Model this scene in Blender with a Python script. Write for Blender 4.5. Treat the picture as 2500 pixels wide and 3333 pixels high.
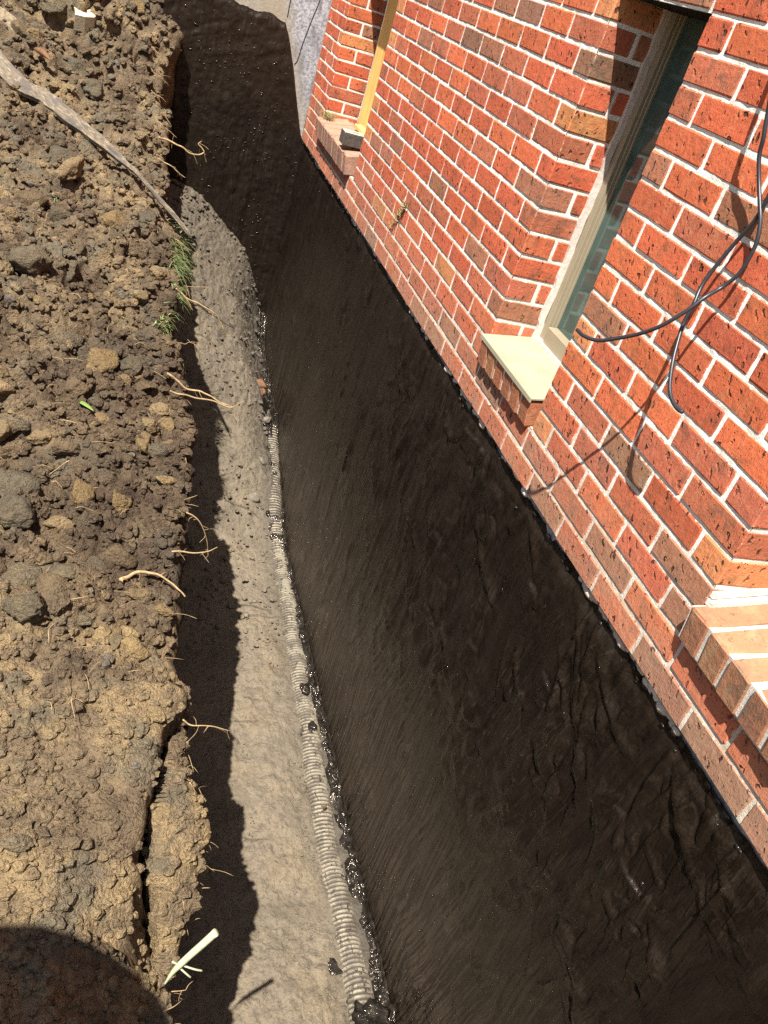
import bpy, bmesh, math, random
import numpy as np
from mathutils import Vector, Matrix, Euler

for o in list(bpy.data.objects):
    bpy.data.objects.remove(o)

# ---------------------------------------------------------------- camera, light, exposure
# All lengths below are given in brick courses (bed joint to bed joint) and scaled to metres by U.
U = 0.07
SC = bpy.context.scene
COL = SC.collection

cam_data = bpy.data.cameras.new("camera")
cam = bpy.data.objects.new("camera", cam_data)
COL.objects.link(cam)
RIGHT = Vector((0.932265, -0.231207, 0.278256))
DOWN = Vector((0.094242, -0.587378, -0.803807))
FWD = Vector((0.349287, 0.775584, -0.525802))
CAM_POS = Vector((-17.009, 0.0, 15.504))
cam.matrix_world = Matrix((
    (RIGHT.x, -DOWN.x, -FWD.x, CAM_POS.x * U),
    (RIGHT.y, -DOWN.y, -FWD.y, CAM_POS.y * U),
    (RIGHT.z, -DOWN.z, -FWD.z, CAM_POS.z * U),
    (0, 0, 0, 1)))
cam_data.sensor_fit = 'VERTICAL'
cam_data.sensor_height = 36.0
cam_data.lens = 36.0 * 2745.0 / 3333.0
cam_data.clip_start = 0.02
cam_data.clip_end = 300.0
SC.camera = cam

SUN_DIR = Vector((-1.0, -1.1, 2.8)).normalized()
elev = math.asin(SUN_DIR.z)
azim = math.atan2(SUN_DIR.x, SUN_DIR.y)          # clockwise from +Y
world = bpy.data.worlds.new("World")
SC.world = world
world.use_nodes = True
wn = world.node_tree
bg = wn.nodes["Background"]
sky = wn.nodes.new("ShaderNodeTexSky")
sky.sky_type = 'NISHITA'
sky.sun_disc = False
sky.sun_elevation = elev
sky.sun_rotation = azim
sky.dust_density = 1.5
wn.links.new(sky.outputs[0], bg.inputs[0])
bg.inputs[1].default_value = 0.05

sun_data = bpy.data.lights.new("sun", 'SUN')
sun_data.energy = 5.0
sun_data.angle = math.radians(0.53)
sun_data.color = (1.0, 0.955, 0.88)
sun = bpy.data.objects.new("sun", sun_data)
COL.objects.link(sun)
sun.rotation_euler = SUN_DIR.to_track_quat('Z', 'Y').to_euler()
sun.location = (-3, -3, 8)

SC.view_settings.view_transform = 'Standard'
SC.view_settings.look = 'None'
SC.view_settings.exposure = 1.30
SC.view_settings.gamma = 1.0
SC.view_settings.use_curve_mapping = False
SC.render.engine = 'CYCLES'
SC.cycles.max_bounces = 6
SC.cycles.diffuse_bounces = 2
SC.cycles.use_fast_gi = False
SC.cycles.use_denoising = False
SC.cycles.sample_clamp_indirect = 4.0

random.seed(7)
rng = np.random.default_rng(11)


def W(v):
    return Vector((v[0] * U, v[1] * U, v[2] * U))


# ---------------------------------------------------------------- noise (numpy)
def _hash(ix, iy, iz, s):
    n = (ix.astype(np.int64) * 374761393 + iy.astype(np.int64) * 668265263 + iz.astype(np.int64) * 2147483647 + s * 974634777) & 0xffffffff
    n = ((n ^ (n >> 13)) * 1274126177) & 0xffffffff
    n = ((n ^ (n >> 16)) * 2246822519) & 0xffffffff
    return ((n ^ (n >> 15)) & 0xffffff) / float(0xffffff)


def vnoise(P, seed=0):
    P = np.asarray(P, float)
    i = np.floor(P).astype(np.int64)
    f = P - i
    f = f * f * f * (f * (f * 6 - 15) + 10)
    out = np.zeros(len(P))
    for dx in (0, 1):
        wx = f[:, 0] if dx else 1 - f[:, 0]
        for dy in (0, 1):
            wy = f[:, 1] if dy else 1 - f[:, 1]
            for dz in (0, 1):
                wz = f[:, 2] if dz else 1 - f[:, 2]
                out += wx * wy * wz * _hash(i[:, 0] + dx, i[:, 1] + dy, i[:, 2] + dz, seed)
    return out * 2 - 1


def fbm(P, octaves=4, seed=0, gain=0.5, lac=2.03):
    P = np.asarray(P, float)
    a, t, out = 1.0, 0.0, 0
    for k in range(octaves):
        out = out + a * vnoise(P * lac ** k + 17.3 * k, seed + k)
        t += a
        a *= gain
    return out / t


def domes(P, seed=0, fill=0.75):
    """Rounded lumps: for each point the height of the nearest dome of a jittered 3D lattice, 0..1."""
    P = np.asarray(P, float)
    i = np.floor(P).astype(np.int64)
    best = np.zeros(len(P))
    for dx in (-1, 0, 1):
        for dy in (-1, 0, 1):
            for dz in (-1, 0, 1):
                c = i + np.array([dx, dy, dz])
                jx = _hash(c[:, 0], c[:, 1], c[:, 2], seed + 1)
                jy = _hash(c[:, 0], c[:, 1], c[:, 2], seed + 2)
                jz = _hash(c[:, 0], c[:, 1], c[:, 2], seed + 3)
                r = 0.35 + 0.45 * _hash(c[:, 0], c[:, 1], c[:, 2], seed + 4)
                d2 = (c[:, 0] + jx - P[:, 0]) ** 2 + (c[:, 1] + jy - P[:, 1]) ** 2 + (c[:, 2] + jz - P[:, 2]) ** 2
                h = r * np.sqrt(np.clip(1 - d2 / (r * r), 0, None))
                best = np.maximum(best, h)
    return best * fill / 0.8


def warped(P, a=.35, f=1.7, seed=0):
    P = np.asarray(P, float)
    return P + a * np.stack([fbm(P * f + 13.1 * j, 2, 700 + seed + 5 * j) for j in range(3)], 1)


def crumbly(P, seed=0):
    """Broken-soil relief, 0..1: lumps with ragged outlines and sharp gaps between them."""
    q = warped(P, .42, 1.6, seed)
    ridge = 1 - np.abs(fbm(P * 1.25 + seed, 3, 720 + seed)) * 2.2
    return .62 * domes(q, seed) + .38 * np.clip(1 - ridge, 0, 1)


def smooth(a, b, x):
    t = np.clip((np.asarray(x, float) - a) / (b - a), 0, 1)
    return t * t * (3 - 2 * t)


# ---------------------------------------------------------------- mesh helpers
def mesh_obj(name, verts, faces, mat, parent=None, smooth_shade=False, scale=True):
    me = bpy.data.meshes.new(name)
    v = np.asarray(verts, float)
    if scale:
        v = v * U
    me.from_pydata(v.tolist(), [], [list(f) for f in faces])
    me.update()
    if smooth_shade:
        me.polygons.foreach_set("use_smooth", [True] * len(me.polygons))
    if mat:
        me.materials.append(mat)
    o = bpy.data.objects.new(name, me)
    COL.objects.link(o)
    if parent:
        o.parent = parent
    return o


def grid_obj(name, P, mat, parent=None, smooth_shade=True, flip=False):
    """P: (nv, nu, 3) grid of points in courses."""
    nv, nu = P.shape[:2]
    me = bpy.data.meshes.new(name)
    V = (P.reshape(-1, 3) * U).astype(np.float32)
    idx = np.arange(nv * nu).reshape(nv, nu)
    q = np.stack([idx[:-1, :-1], idx[:-1, 1:], idx[1:, 1:], idx[1:, :-1]], -1).reshape(-1, 4)
    if flip:
        q = q[:, ::-1]
    me.vertices.add(len(V))
    me.vertices.foreach_set("co", V.ravel())
    me.loops.add(q.size)
    me.loops.foreach_set("vertex_index", q.ravel().astype(np.int32))
    me.polygons.add(len(q))
    me.polygons.foreach_set("loop_start", np.arange(0, q.size, 4, dtype=np.int32))
    me.polygons.foreach_set("loop_total", np.full(len(q), 4, dtype=np.int32))
    me.update(calc_edges=True)
    me.validate()
    me.polygons.foreach_set("use_smooth", [smooth_shade] * len(me.polygons))
    if mat:
        me.materials.append(mat)
    o = bpy.data.objects.new(name, me)
    COL.objects.link(o)
    if parent:
        o.parent = parent
    return o


BOXF = [(0, 3, 2, 1), (4, 5, 6, 7), (0, 1, 5, 4), (1, 2, 6, 5), (2, 3, 7, 6), (3, 0, 4, 7)]


def boxv(a, b):
    x0, y0, z0 = a
    x1, y1, z1 = b
    return [(x0, y0, z0), (x1, y0, z0), (x1, y1, z0), (x0, y1, z0), (x0, y0, z1), (x1, y0, z1), (x1, y1, z1), (x0, y1, z1)]


def boxes_obj(name, boxes, mat, parent=None, bevel=0.0):
    V, F = [], []
    for a, b in boxes:
        n = len(V)
        V += boxv(a, b)
        F += [tuple(i + n for i in f) for f in BOXF]
    o = mesh_obj(name, V, F, mat, parent)
    if bevel:
        bm = bmesh.new()
        bm.from_mesh(o.data)
        bmesh.ops.bevel(bm, geom=bm.edges[:], offset=bevel * U, segments=1, affect='EDGES', clamp_overlap=True)
        bm.to_mesh(o.data)
        bm.free()
    return o


def bevelled_box_mesh(name, size, bevel, jitter, seed, mat):
    rr = random.Random(seed)
    bm = bmesh.new()
    bmesh.ops.create_cube(bm, size=1.0)
    for v in bm.verts:
        v.co = Vector((v.co.x * size[0], v.co.y * size[1], v.co.z * size[2])) * U
    bmesh.ops.bevel(bm, geom=bm.edges[:], offset=bevel * U, segments=1, affect='EDGES')
    for v in bm.verts:
        v.co += Vector((rr.uniform(-.35, .35) * jitter, rr.uniform(-1, 1) * jitter, rr.uniform(-1, 1) * jitter)) * U
    me = bpy.data.meshes.new(name)
    bm.to_mesh(me)
    bm.free()
    me.materials.append(mat)
    return me


def catmull(pts, n=6):
    P = [np.array(q, float) for q in pts]
    P = [2 * P[0] - P[1]] + P + [2 * P[-1] - P[-2]]
    out = []
    for i in range(1, len(P) - 2):
        for k in range(n):
            t = k / n
            a, b, c, d = P[i - 1], P[i], P[i + 1], P[i + 2]
            out.append(0.5 * ((2 * b) + (c - a) * t + (2 * a - 5 * b + 4 * c - d) * t * t + (3 * b - a - 3 * c + d) * t ** 3))
    out.append(P[-2])
    return np.array(out)


def tube(pts, radius, seg=8, cap=True):
    """Vertices and faces of a tube along pts; radius a number or one per point."""
    pts = np.asarray(pts, float)
    n = len(pts)
    rad = np.full(n, radius) if np.isscalar(radius) else np.asarray(radius, float)
    V, F = [], []
    up = np.array([0.13, 0.31, 0.94])
    for i in range(n):
        t = pts[min(i + 1, n - 1)] - pts[max(i - 1, 0)]
        t = t / (np.linalg.norm(t) + 1e-9)
        a = np.cross(t, up)
        a /= np.linalg.norm(a) + 1e-9
        b = np.cross(a, t)
        up = b
        for k in range(seg):
            w = 2 * math.pi * k / seg
            V.append(pts[i] + rad[i] * (math.cos(w) * a + math.sin(w) * b))
    for i in range(n - 1):
        for k in range(seg):
            F.append((i * seg + k, i * seg + (k + 1) % seg, (i + 1) * seg + (k + 1) % seg, (i + 1) * seg + k))
    if cap:
        F.append(tuple(range(seg))[::-1])
        F.append(tuple((n - 1) * seg + k for k in range(seg)))
    return V, F


def tag(o, label=None, cat=None, group=None, kind=None):
    if label:
        o["label"] = label
    if cat:
        o["category"] = cat
    if group:
        o["group"] = group
    if kind:
        o["kind"] = kind
    return o


def empty(name, loc=(0, 0, 0), parent=None):
    o = bpy.data.objects.new(name, None)
    o.empty_display_size = 0.05
    COL.objects.link(o)
    o.location = W(loc)
    if parent:
        o.parent = parent
    return o


# ---------------------------------------------------------------- materials
class NT:
    def __init__(self, name):
        self.m = bpy.data.materials.new(name)
        self.m.use_nodes = True
        self.t = self.m.node_tree
        self.b = self.t.nodes["Principled BSDF"]

    def n(self, typ, **kw):
        nd = self.t.nodes.new("ShaderNode" + typ)
        for k_, v in kw.items():
            setattr(nd, k_, v)
        return nd

    def l(self, a, b):
        self.t.links.new(a, b)

    def set(self, **kw):
        for k_, v in kw.items():
            self.b.inputs[k_.replace("_", " ")].default_value = v

    def pos(self):
        return self.n("NewGeometry").outputs["Position"]

    def mapping(self, vec, scale=(1, 1, 1), rot=(0, 0, 0)):
        m = self.n("Mapping")
        self.l(vec, m.inputs["Vector"])
        m.inputs["Scale"].default_value = scale
        m.inputs["Rotation"].default_value = rot
        return m.outputs[0]

    def noise(self, vec, scale, detail=4, rough=0.55, dist=0.0):
        t = self.n("TexNoise")
        self.l(vec, t.inputs["Vector"])
        t.inputs["Scale"].default_value = scale
        t.inputs["Detail"].default_value = detail
        t.inputs["Roughness"].default_value = rough
        t.inputs["Distortion"].default_value = dist
        return t.outputs["Fac"]

    def voro(self, vec, scale, feature='F1', rand=1.0):
        t = self.n("TexVoronoi", feature=feature)
        self.l(vec, t.inputs["Vector"])
        t.inputs["Scale"].default_value = scale
        t.inputs["Randomness"].default_value = rand
        return t

    def ramp(self, fac, stops, interp='LINEAR'):
        r = self.n("ValToRGB")
        r.color_ramp.interpolation = interp
        el = r.color_ramp.elements
        while len(el) < len(stops):
            el.new(0.5)
        for e, (p_, c) in zip(el, stops):
            e.position = p_
            e.color = (c, c, c, 1) if isinstance(c, (int, float)) else (*c, 1)
        self.l(fac, r.inputs[0])
        return r.outputs[0]

    def mix(self, fac, a, b, mode='MIX'):
        m = self.n("Mix", data_type='RGBA', blend_type=mode)
        for sock, v in ((m.inputs[0], fac), (m.inputs[6], a), (m.inputs[7], b)):
            if hasattr(v, "is_linked"):
                self.l(v, sock)
            elif isinstance(v, (int, float)):
                sock.default_value = v
            else:
                sock.default_value = (*v, 1)
        return m.outputs[2]

    def math(self, op, a, b=0.0, clamp=False):
        m = self.n("Math", operation=op, use_clamp=clamp)
        for sock, v in ((m.inputs[0], a), (m.inputs[1], b)):
            if hasattr(v, "is_linked"):
                self.l(v, sock)
            else:
                sock.default_value = v
        return m.outputs[0]

    def bump(self, height, dist, strength=1.0, normal=None):
        b = self.n("Bump")
        b.inputs["Strength"].default_value = strength
        b.inputs["Distance"].default_value = dist
        self.l(height, b.inputs["Height"])
        if normal is not None:
            self.l(normal, b.inputs["Normal"])
        return b.outputs[0]

    def done(self, color=None, rough=None, normal=None):
        if color is not None:
            if hasattr(color, "is_linked"):
                self.l(color, self.b.inputs["Base Color"])
            else:
                self.b.inputs["Base Color"].default_value = (*color, 1)
        if rough is not None:
            if hasattr(rough, "is_linked"):
                self.l(rough, self.b.inputs["Roughness"])
            else:
                self.b.inputs["Roughness"].default_value = rough
        if normal is not None:
            self.l(normal, self.b.inputs["Normal"])
        return self.m


def brick_material(name, from_attr=False, pits=True, dust=1.0):
    k = NT(name)
    P = k.pos()
    if from_attr:
        a = k.n("Attribute", attribute_name="tone")
        tone = a.outputs["Color"]
    else:
        tone = k.n("ObjectInfo").outputs["Color"]
    patch = k.noise(P, 17, 3, 0.6, 0.6)
    darker = k.mix(1.0, tone, (0.50, 0.72, 0.85), 'MULTIPLY')
    lighter = k.mix(1.0, tone, (1.15, 1.7, 1.85), 'MULTIPLY')
    c = k.mix(k.ramp(patch, [(0.52, 0), (0.68, 0.85)]), tone, darker)
    patch2 = k.noise(k.mapping(P, (1, 1, 0.5)), 26, 4, 0.6)
    c = k.mix(k.ramp(patch2, [(0.52, 0), (0.75, 0.6)]), c, lighter)
    fine = k.noise(P, 420, 4, 0.65)
    c = k.mix(k.ramp(fine, [(0.35, 0.35), (0.5, 0.0), (0.62, 0.0), (0.72, 0.22)]), c, (0.46, 0.24, 0.15))
    streak = k.noise(k.mapping(P, (1, 1, 0.12)), 330, 3, 0.6)
    c = k.mix(k.ramp(streak, [(0.3, 0.55), (0.5, 0.0)]), c, darker)
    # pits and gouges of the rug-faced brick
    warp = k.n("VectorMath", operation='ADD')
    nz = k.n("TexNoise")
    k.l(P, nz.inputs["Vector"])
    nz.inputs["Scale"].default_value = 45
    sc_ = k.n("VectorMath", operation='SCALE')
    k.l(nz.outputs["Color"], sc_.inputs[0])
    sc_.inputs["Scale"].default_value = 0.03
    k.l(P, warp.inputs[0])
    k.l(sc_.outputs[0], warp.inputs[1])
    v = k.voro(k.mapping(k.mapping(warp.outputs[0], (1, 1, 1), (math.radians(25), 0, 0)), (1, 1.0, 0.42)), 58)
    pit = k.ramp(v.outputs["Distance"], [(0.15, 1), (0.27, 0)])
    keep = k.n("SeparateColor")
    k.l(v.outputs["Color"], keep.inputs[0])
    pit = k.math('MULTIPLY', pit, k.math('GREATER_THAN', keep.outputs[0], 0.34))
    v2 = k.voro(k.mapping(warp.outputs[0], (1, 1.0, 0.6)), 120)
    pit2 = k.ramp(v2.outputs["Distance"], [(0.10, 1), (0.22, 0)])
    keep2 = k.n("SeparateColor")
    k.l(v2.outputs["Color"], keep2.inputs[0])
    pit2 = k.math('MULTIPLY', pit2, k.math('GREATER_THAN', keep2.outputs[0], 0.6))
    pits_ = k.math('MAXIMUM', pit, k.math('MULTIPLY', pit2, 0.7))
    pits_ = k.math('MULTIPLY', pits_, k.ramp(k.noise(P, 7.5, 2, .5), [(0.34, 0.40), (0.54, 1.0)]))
    chip = k.ramp(k.noise(P, 85, 4, .7, .5), [(0.64, 0), (0.70, 1)])
    if not from_attr and pits:
        # mortar smeared over the arrises, ragged
        g = k.n("SeparateXYZ")
        k.l(k.n("TexCoord").outputs["Generated"], g.inputs[0])
        ey = k.math('DIVIDE', k.math('SUBTRACT', k.math('ABSOLUTE', k.math('SUBTRACT', g.outputs[1], .5)), .465), .035)
        gn = k.n("SeparateXYZ")
        k.l(k.n("NewGeometry").outputs["Normal"], gn.inputs[0])
        ey = k.math('MULTIPLY', ey, k.math('GREATER_THAN', k.math('ABSOLUTE', gn.outputs[0]), .7))
        ez = k.math('DIVIDE', k.math('SUBTRACT', k.math('ABSOLUTE', k.math('SUBTRACT', g.outputs[2], .5)), .40), .10)
        e = k.math('ADD', k.math('MAXIMUM', ey, ez), k.math('MULTIPLY', k.math('SUBTRACT', k.noise(P, 55, 4, .7), .5), 3.2))
        c = k.mix(k.ramp(e, [(0.95, 0), (1.0, .75)]), c, (0.62, 0.54, 0.45))
    # soil splashed on the lowest courses
    sep = k.n("SeparateXYZ")
    k.l(P, sep.inputs[0])
    low = k.n("MapRange")
    k.l(sep.outputs[2], low.inputs[0])
    low.inputs[1].default_value = 0.34
    low.inputs[2].default_value = -0.02
    low.inputs[3].default_value = 0.0
    low.inputs[4].default_value = 0.85 * dust
    dn = k.ramp(k.noise(P, 9, 5, 0.65), [(0.30, 0.25), (0.68, 1.0)])
    c = k.mix(k.math('MULTIPLY', low.outputs[0], dn), c, (0.36, 0.215, 0.14))
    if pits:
        c = k.mix(k.math('MULTIPLY', pits_, 0.88), c, (0.05, 0.026, 0.020))  # near-black in the pits paints their inner shade, on top of the bump
    h = k.math('SUBTRACT', k.math('ADD', k.math('MULTIPLY', fine, 0.25), k.math('MULTIPLY', streak, 0.4)), pits_ if pits else 0.0)
    c = k.mix(k.math('MULTIPLY', chip, .55), c, lighter)
    h = k.math('SUBTRACT', h, k.math('MULTIPLY', chip, .5))
    h = k.math('SUBTRACT', h, k.math('MULTIPLY', pits_ if pits else chip, .8))
    h = k.math('ADD', h, k.math('MULTIPLY', k.noise(P, 60, 4, .6), .8))
    nrm = k.bump(h, 0.0036, 0.9)
    k.b.inputs["Specular IOR Level"].default_value = 0.15
    return k.done(c, 0.88, nrm)


def mortar_material(name="mortar"):
    k = NT(name)
    P = k.pos()
    sep = k.n("SeparateXYZ")
    k.l(P, sep.inputs[0])
    n1 = k.noise(P, 14, 5, 0.65)
    n2 = k.noise(P, 500, 3, 0.7)
    c = k.mix(k.ramp(n1, [(0.44, 0), (0.66, 1)]), (0.90, 0.87, 0.81), (0.60, 0.55, 0.47))
    c = k.mix(k.ramp(n2, [(0.40, 0.45), (0.52, 0.0)]), c, (0.45, 0.41, 0.35))
    low = k.n("MapRange")
    k.l(sep.outputs[2], low.inputs[0])
    low.inputs[1].default_value = 0.42
    low.inputs[2].default_value = 0.03
    low.inputs[3].default_value = 0.0
    low.inputs[4].default_value = 0.8
    c = k.mix(k.math('MULTIPLY', low.outputs[0], k.ramp(k.noise(P, 8, 4, 0.6), [(0.3, 0.35), (0.65, 1)])), c, (0.42, 0.32, 0.21))
    nrm = k.bump(k.math('ADD', n2, k.math('MULTIPLY', k.noise(P, 180, 3, 0.6), 1.2)), 0.0018, 0.9)
    k.b.inputs["Specular IOR Level"].default_value = 0.2
    return k.done(c, 0.95, nrm)


def tar_material(name, gloss=False, end=False):
    k = NT(name)
    P = k.pos()
    # brush strokes: fine noise stretched along the stroke, bent by a slow noise
    slow = k.n("TexNoise")
    k.l(P, slow.inputs["Vector"])
    slow.inputs["Scale"].default_value = 1.3
    slow.inputs["Detail"].default_value = 1
    sc_ = k.n("VectorMath", operation='SCALE')
    k.l(slow.outputs["Color"], sc_.inputs[0])
    sc_.inputs["Scale"].default_value = 0.12
    ad = k.n("VectorMath", operation='ADD')
    k.l(P, ad.inputs[0])
    k.l(sc_.outputs[0], ad.inputs[1])
    q = ad.outputs[0]

    def strokes(rot, s, st):
        return k.noise(k.mapping(k.mapping(q, (1, 1, 1), (math.radians(rot), 0, 0)), (1, 1, st)), s, 4, 0.62, 0.15)
    sa = strokes(3, 92, .020)
    sb = strokes(-9, 80, .022)
    sel1 = k.ramp(k.noise(P, 1.7, 3, 0.55, .5), [(0.45, 0), (0.55, 1)])
    h = k.mix(sel1, sa, sb)
    broad = k.noise(k.mapping(k.mapping(q, (1, 1, 1), (math.radians(-14), 0, 0)), (1, 1, .16)), 20, 4, 0.6, 0.5)
    lump = k.noise(q, 26, 3, 0.55, 0.5)
    fine = k.noise(P, 420, 2, 0.5)
    spk = k.voro(P, 48)
    spot = k.ramp(spk.outputs["Distance"], [(0.05, 1), (0.15, 0)])
    ks = k.n("SeparateColor")
    k.l(spk.outputs["Color"], ks.inputs[0])
    spot = k.math('MULTIPLY', spot, k.math('GREATER_THAN', ks.outputs[0], 0.84))
    k.b.inputs["Specular Tint"].default_value = (1.0, 0.86, 0.72, 1)
    if gloss:
        nrm = k.bump(k.math('ADD', k.noise(P, 40, 3, 0.6), k.math('MULTIPLY', k.noise(P, 130, 2, .5), .25)), 0.012, 0.8)
        c = k.mix(k.ramp(k.noise(P, 28, 3, .6), [(0.42, 0), (0.62, 1)]), (0.010, 0.0085, 0.0070), (0.026, 0.021, 0.0165))
        k.b.inputs["Specular IOR Level"].default_value = 0.6
        return k.done(c, k.ramp(k.noise(P, 45, 3, .6), [(0.35, .07), (0.65, .26)]), nrm)
    hs = k.math('ADD', k.math('MULTIPLY', h, 1.05), k.math('MULTIPLY', broad, 1.0))
    hs = k.math('ADD', hs, k.math('MULTIPLY', lump, 0.7))
    hs = k.math('ADD', hs, k.math('MULTIPLY', fine, 0.04))
    hs = k.math('ADD', hs, k.math('MULTIPLY', spot, 0.6))
    nrm = k.bump(hs, 0.0085 if not end else 0.006, 0.8)
    sep = k.n("SeparateXYZ")
    k.l(P, sep.inputs[0])
    low = k.n("MapRange")
    k.l(k.math('ADD', sep.outputs[2], k.math('MULTIPLY', k.noise(P, 1.9, 3, .6), .9)), low.inputs[0])
    low.inputs[1].default_value = -0.30
    low.inputs[2].default_value = -1.05
    low.inputs[3].default_value = 0.0
    low.inputs[4].default_value = 1.0 if not end else 0.25
    # browner streaks along the brush strokes, stronger towards the bottom
    brown_streak = k.math('MULTIPLY', low.outputs[0], k.ramp(h, [(0.45, 0.05), (0.55, 1.0)]))
    c = k.mix(k.ramp(broad, [(0.35, 0), (0.65, 1)]), (0.0085, 0.0058, 0.0040), (0.0140, 0.0096, 0.0066))
    c = k.mix(k.math('MULTIPLY', brown_streak, 0.9), c, (0.046, 0.0340, 0.0245))
    c = k.mix(k.math('MULTIPLY', k.ramp(h, [(0.57, 0.0), (0.64, 0.25)]), k.ramp(k.noise(P, 2.8, 3, .6), [(0.42, 0.0), (0.58, 1.0)])), c, (0.058, 0.043, 0.031))
    if end:
        vs = k.voro(P, 40)
        kv = k.n("SeparateColor")
        k.l(vs.outputs["Color"], kv.inputs[0])
        drop = k.math('MULTIPLY', k.ramp(vs.outputs["Distance"], [(0.08, 1), (0.30, 0)]), k.math('GREATER_THAN', kv.outputs[0], 0.70))
        drop = k.math('MULTIPLY', drop, k.ramp(k.noise(P, 4.5, 2, .5), [(0.48, 0.0), (0.60, 1)]))
        rough = k.ramp(drop, [(0.05, 0.40), (0.35, 0.10)])
        nrm = k.bump(drop, 0.010, 0.9, nrm)
    else:
        base_r = k.math('SUBTRACT', k.math('ADD', k.math('MULTIPLY', lump, 0.5), k.math('MULTIPLY', broad, 0.4)), k.math('MULTIPLY', spot, 0.6))
        base_r = k.math('ADD', base_r, k.math('MULTIPLY', brown_streak, 0.12))
        rough = k.ramp(base_r, [(0.28, 0.12), (0.40, 0.30), (0.58, 0.46)])
    if not end:
        gl = k.n("Attribute", attribute_name="gloss").outputs["Fac"]
        rough = k.mix(gl, rough, (0.10, 0.10, 0.10))
    k.b.inputs["Specular IOR Level"].default_value = 0.40
    return k.done(c, rough, nrm)


def soil_material(name, object_tint=False):
    k = NT(name)
    P = k.pos()
    sep = k.n("SeparateXYZ")
    k.l(P, sep.inputs[0])
    n1 = k.noise(P, 3.2, 4, 0.6, 0.5)
    n2 = k.noise(P, 12, 5, 0.62, 0.4)
    n3 = k.noise(P, 70, 5, 0.68)
    n4 = k.noise(P, 450, 3, 0.7)
    f = k.math('ADD', k.math('MULTIPLY', n1, 0.5), k.math('MULTIPLY', n2, 0.5))
    # the dug clay nearest the camera is paler and yellower
    clay = k.n("MapRange")
    k.l(sep.outputs[1], clay.inputs[0])
    clay.inputs[1].default_value = 2.1
    clay.inputs[2].default_value = 1.3
    clay.inputs[3].default_value = 0.0
    clay.inputs[4].default_value = 0.085
    f = k.math('ADD', f, clay.outputs[0])
    base = k.ramp(f, [(0.36, (0.070, 0.050, 0.034)), (0.45, (0.128, 0.093, 0.060)), (0.53, (0.198, 0.146, 0.090)), (0.62, (0.310, 0.225, 0.122))])
    grey = k.ramp(k.noise(P, 6.5, 4, 0.6, 0.3), [(0.53, 0), (0.63, 0.75)])
    base = k.mix(grey, base, (0.140, 0.122, 0.088))
    if object_tint:
        tint = k.n("ObjectInfo").outputs["Color"]
        base = k.mix(0.58, base, tint)
    else:
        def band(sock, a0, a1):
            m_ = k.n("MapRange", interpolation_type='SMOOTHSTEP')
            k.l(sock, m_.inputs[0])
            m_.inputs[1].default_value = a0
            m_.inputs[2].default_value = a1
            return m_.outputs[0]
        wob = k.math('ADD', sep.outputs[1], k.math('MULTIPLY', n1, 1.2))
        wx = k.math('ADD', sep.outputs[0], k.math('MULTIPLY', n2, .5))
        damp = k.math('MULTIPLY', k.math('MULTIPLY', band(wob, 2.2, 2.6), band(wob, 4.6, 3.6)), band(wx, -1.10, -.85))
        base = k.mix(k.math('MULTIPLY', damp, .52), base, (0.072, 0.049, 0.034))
    c = k.mix(k.ramp(n3, [(0.34, 0.75), (0.54, 0.0)]), base, k.mix(1.0, base, (0.55, 0.51, 0.48), 'MULTIPLY'))
    c = k.mix(k.ramp(n4, [(0.50, 0.0), (0.70, 0.6)]), c, k.mix(1.0, base, (1.9, 1.8, 1.65), 'MULTIPLY'))
    v = k.voro(P, 130)
    v2 = k.voro(P, 320)
    hgt = k.math('ADD', k.math('MULTIPLY', n3, 1.1), k.math('MULTIPLY', n4, 0.45))
    hgt = k.math('SUBTRACT', hgt, k.math('MULTIPLY', v.outputs["Distance"], 0.55))
    hgt = k.math('SUBTRACT', hgt, k.math('MULTIPLY', v2.outputs["Distance"], 0.3))
    nrm = k.bump(hgt, 0.013, 1.0)
    k.b.inputs["Specular IOR Level"].default_value = 0.12
    return k.done(c, 0.97, nrm)


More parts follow.
